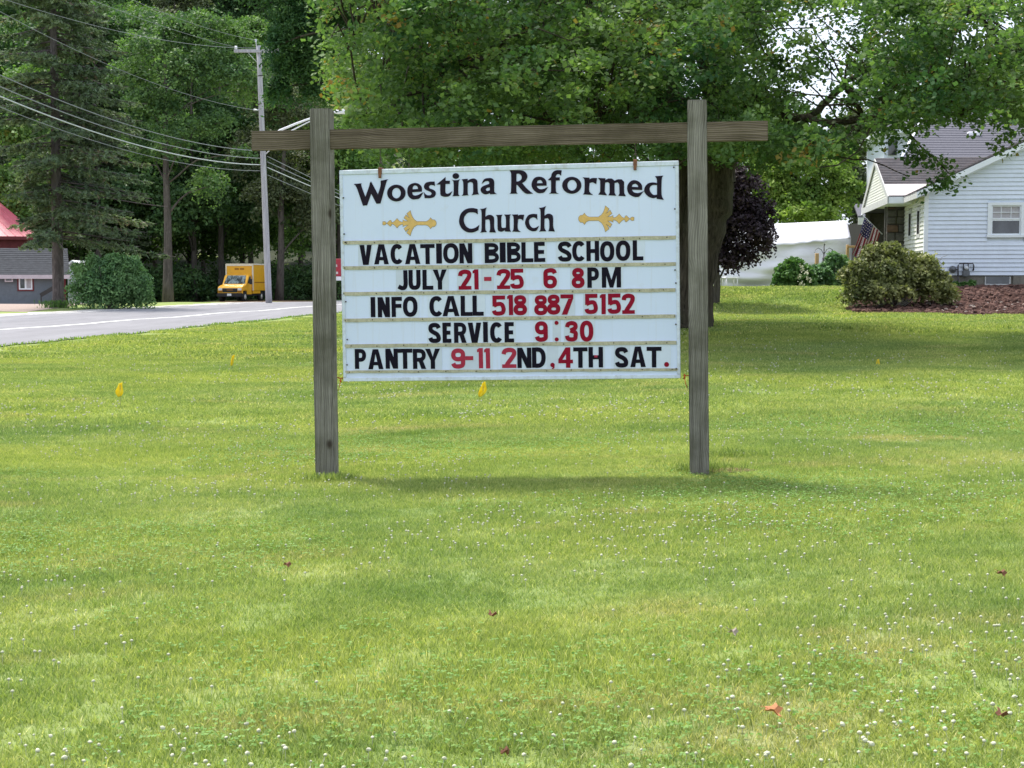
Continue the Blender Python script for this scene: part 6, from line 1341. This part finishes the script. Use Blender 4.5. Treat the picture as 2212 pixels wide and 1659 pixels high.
# taller dark grass at the posts and along the near road edge
for (u, v, n, w) in ((700, 1034, 260, .10), (1512, 1030, 320, .11), (1580, 1000, 260, .14)):
    g = onplane(u, v, (0, 0, 0), (0, 0, 1)); Pq = np.array([g.x, g.y, 0]) + rng.normal(size=(n, 3)) * [w, w * .6, 0]; Pq[:, 2] = H(Pq[:, 0], Pq[:, 1]) + .03 + .02 * rng.random(n)
    o = obj('grass_tuft', leaf_mesh('grass_tuft', Pq, rng.normal(size=(n, 3)) * [1, 1, .25], .07, rng.random(n) * .5, .11, np.array([0, 0, 1.0]) + rng.normal(size=(n, 3)) * .4), M['grass'], kind='stuff')
Yv = rng.uniform(24, 95, 2600); Xv = np.array([near_edge(y) for y in Yv]) + rng.normal(size=len(Yv)) * .10 + .1; Zv = H(Xv, Yv) + .04
obj('verge_grass', leaf_mesh('verge_grass', np.stack([Xv, Yv, Zv], 1), rng.normal(size=(len(Yv), 3)) * [1, 1, .3], .07 * (.6 + rng.random(len(Yv))), rng.random(len(Yv)) * .9, .3, np.array([0, 0, 1.0]) + rng.normal(size=(len(Yv), 3)) * .5), M['leaf_lime'], kind='stuff')

# clover blossoms: the 300 that show largest one by one, the rest together
def blossom_bm(mb, c, s, det=True):
    x, y, z = c; mb.tube([(x, y, z - .05), (x, y, z - s * .4)], .0009, 3, False)
    rings = [(-.45, .35), (-.15, .52), (.2, .46), (.45, .2)]; n = 7 if det else 5; vs = []
    for h_, r_ in rings:
        for k in range(n): a = 6.283 * k / n + h_ * 2; vs.append((x + math.cos(a) * r_ * s * (1 + .22 * ((k * 7 + int(h_ * 10)) % 3 - 1)), y + math.sin(a) * r_ * s, z + h_ * s * .9))
    fs = [(j*n+k, j*n+(k+1) % n, (j+1)*n+(k+1) % n, (j+1)*n+k) for j in range(3) for k in range(n)] + [tuple(3*n+k for k in range(n)), tuple(range(n-1, -1, -1))]
    mb.add(vs, fs, True)
rb_ = np.random.default_rng(5); cand = []
while len(cand) < 3600:
    v = 640 + (1750 - 640) * rb_.random() ** 2.1; y = CAM_Z * F_PX / max(20, v - VH); 
    if y > 42 or y < 3.6: continue
    x = rb_.uniform(-.40, .40) * y
    cl_ = .5 + .25 * math.sin(x * 1.3 + y * .9) + .25 * math.sin(y * 1.7 - x * .8 + 1) + rb_.normal() * .22 + (.16 if x > .5 else 0) + (.12 if v < 1150 and x < -1 else 0)
    if cl_ < .66: continue
    if y < 8 and rb_.random() < .55: continue
    if x < near_edge(y) + .5 or (inside(np.array([x]), np.array([y]), MULCH)[0]): continue
    cand.append((x, y, v))
cand.sort(key=lambda c: c[1])
near = [c for c in cand if abs(c[0]) < .36 * c[1]][:260]; ids = set(id(c) for c in near); rest = [c for c in cand if id(c) not in ids]
pm = []
for k in range(5):
    mb = MB(); blossom_bm(mb, (0, 0, 0), .0080 + .0016 * k); me = mb.mesh('clover_flower'); me.materials.append(M['blossom']); pm.append(me)
for i, (x, y, v) in enumerate(near):
    o = bpy.data.objects.new('clover_flower', pm[i % 5]); COL.objects.link(o); o.location = (x, y, Hs(x, y) + .032 + .010 * rb_.random()); o.rotation_euler = (rb_.normal() * .25, rb_.normal() * .25, rb_.random() * 6.28); q_ = rb_.uniform(.75, 1.25); o.scale = (q_, q_, q_ * rb_.uniform(.75, 1.05))
    tag(o, 'small round white clover flower in the mown lawn', 'clover flower', 'white clover flowers in the lawn')
mb = MB()
for x, y, v in rest: blossom_bm(mb, (x, y, Hs(x, y) + .042 + .01 * rb_.random()), .0115 if y < 14 else .018, False)
mb.build('clover_blossoms', M['blossom'], None, 'stuff')

def fallen(u, v, size, label, mat='deadleaf', rz=0.0):
    g = onplane(u, v, (0, 0, 0.02), (0, 0, 1)); m = MB(); pts = []
    for k in range(14):
        a = 2 * math.pi * k / 14; r_ = size * (.5 if k % 2 == 0 else .33) * (1.15 if k in (0, 4, 10) else 1); pts.append((math.cos(a) * r_, math.sin(a) * r_ * .8, .012 * math.sin(a * 2) + .25 * r_ * abs(math.cos(a))))
    m.add(pts + [(0, 0, 0)], [(k, (k + 1) % 14, 14) for k in range(14)]); m.tube([(-size*.4, 0, .01), (-size * .75, .01, .012)], .0012, 4)
    o = m.build('fallen_leaf', M[mat], None); thick(o, .0012); o.location = (g.x, g.y, Hs(g.x, g.y) + .045); o.rotation_euler = (.35, .15, rz); tag(o, label, 'leaf', 'fallen leaves on the lawn')
fallen(1670, 1564, .07, 'largest orange brown dead leaf lying in the lawn at lower right', rz=.6)
fallen(2162, 1580, .045, 'dull brown leaf in the grass near the lower right corner', 'rust', 1.5)
fallen(2163, 1273, .05, 'small brown leaf in the grass far right, among clover flowers', 'rust', .3)
fallen(1063, 1336, .045, 'small dark brown leaf in the middle of the lawn', 'rust', 2)
fallen(620, 1219, .04, 'tiny dark leaf in the lawn left of the sign posts', 'rust', .2)
fallen(1092, 1641, .035, 'reddish curled leaf at the bottom edge in the middle', 'rust', 1)
fallen(1583, 1387, .04, 'pale pinkish leaf right of centre in the lawn', 'chiplight', .2)

def marker_flag(u, vt, vb, Y, w, label, shape):
    a = at(u, vt, Y); b = at(u, vb, Y); z = Hs(a.x, Y); t = empty('marker_flag', label, 'marker flag', (a.x, Y, z), 0, 'yellow marker flags in the lawn')
    MB().tube([(0, 0, -.05), (.004, 0, (a.z - z) * .5), (0, 0, a.z - z + .01)], .0022, 5).build('stem', M['wirestem'], t)
    hh = a.z - b.z; m = MB(); nv = 8; vs = []
    for j in range(nv + 1):
        f = j / nv; wd = w * np.interp(f, [0, .2, .55, .8, 1], shape[0]); sk = w * np.interp(f, [0, .5, 1], shape[1])
        for i in range(5):
            s_ = i / 4 - .5; vs.append((sk + wd * s_, .014 * math.sin(s_ * 7 + f * 4) * (.4 + f), a.z - z - hh * f + .01 * s_))
    m.add(vs, [(j*5+i, j*5+i+1, (j+1)*5+i+1, (j+1)*5+i) for j in range(nv) for i in range(4)], True); o = m.build('flag', M['flagyellow'], t); thick(o, .0015)
marker_flag(259, 827, 857, 16.6, .092, 'yellow marker flag folded to a diamond, lowest on the left lawn', ((.45,.55,1.0,.85,.3), (.1,-.05,-.1)))
marker_flag(502, 767, 790, 23.0, .055, 'narrow yellow marker flag beyond the diamond one, near the road', ((.7,.8,.8,.75,.5), (.35,0,-.3)))
marker_flag(1043, 825, 857, 16.8, .092, 'yellow marker flag in the grass straight below the sign board', ((.3,.55,1.0,.9,.35), (.15,.05,-.3)))
marker_flag(1896, 776, 799, 20.5, .065, 'small yellow marker flag on the right lawn before the mulch bed', ((.4,.6,.9,.9,.4), (.05,0,0)))

# bark chips and pale stones on the mulch bed
rc = random.Random(3)
def rock(mb, c, s):
    vs = [(c[0] + s * rc.uniform(.7, 1.2) * dx, c[1] + s * rc.uniform(.7, 1.2) * dy, c[2] + s * .5 * rc.uniform(.5, 1.2) * dz) for dx, dy, dz in ((-1,-1,-.5),(1,-1,-.5),(1,1,-.5),(-1,1,-.5),(-.7,-.7,1),(.7,-.7,.8),(.6,.7,1),(-.7,.6,.9))]
    mb.hexa(vs)
mb = MB(); n = 0
while n < 2600:
    x, y = rc.uniform(8, 17), rc.uniform(35.5, 42)
    if not inside(np.array([x]), np.array([y]), MULCH)[0]: continue
    rock(mb, (x, y, Hs(x, y) + .05 + rc.random() * .03), rc.uniform(.02, .07)); n += 1
mb.build('bark_chips', M['chip'], None, 'stuff')
mb = MB(); n = 0
while n < 150:
    x, y = rc.uniform(10.6, 16), rc.uniform(35.8, 38.5)
    rock(mb, (x, y, Hs(x, y) + .06), rc.uniform(.02, .06)); n += 1
mb.build('pale_stones', M['chiplight'], None, 'stuff')
print('objects', len(COL.objects), 'tris', sum(len(m_.loops) - 2 * len(m_.polygons) for m_ in bpy.data.meshes))
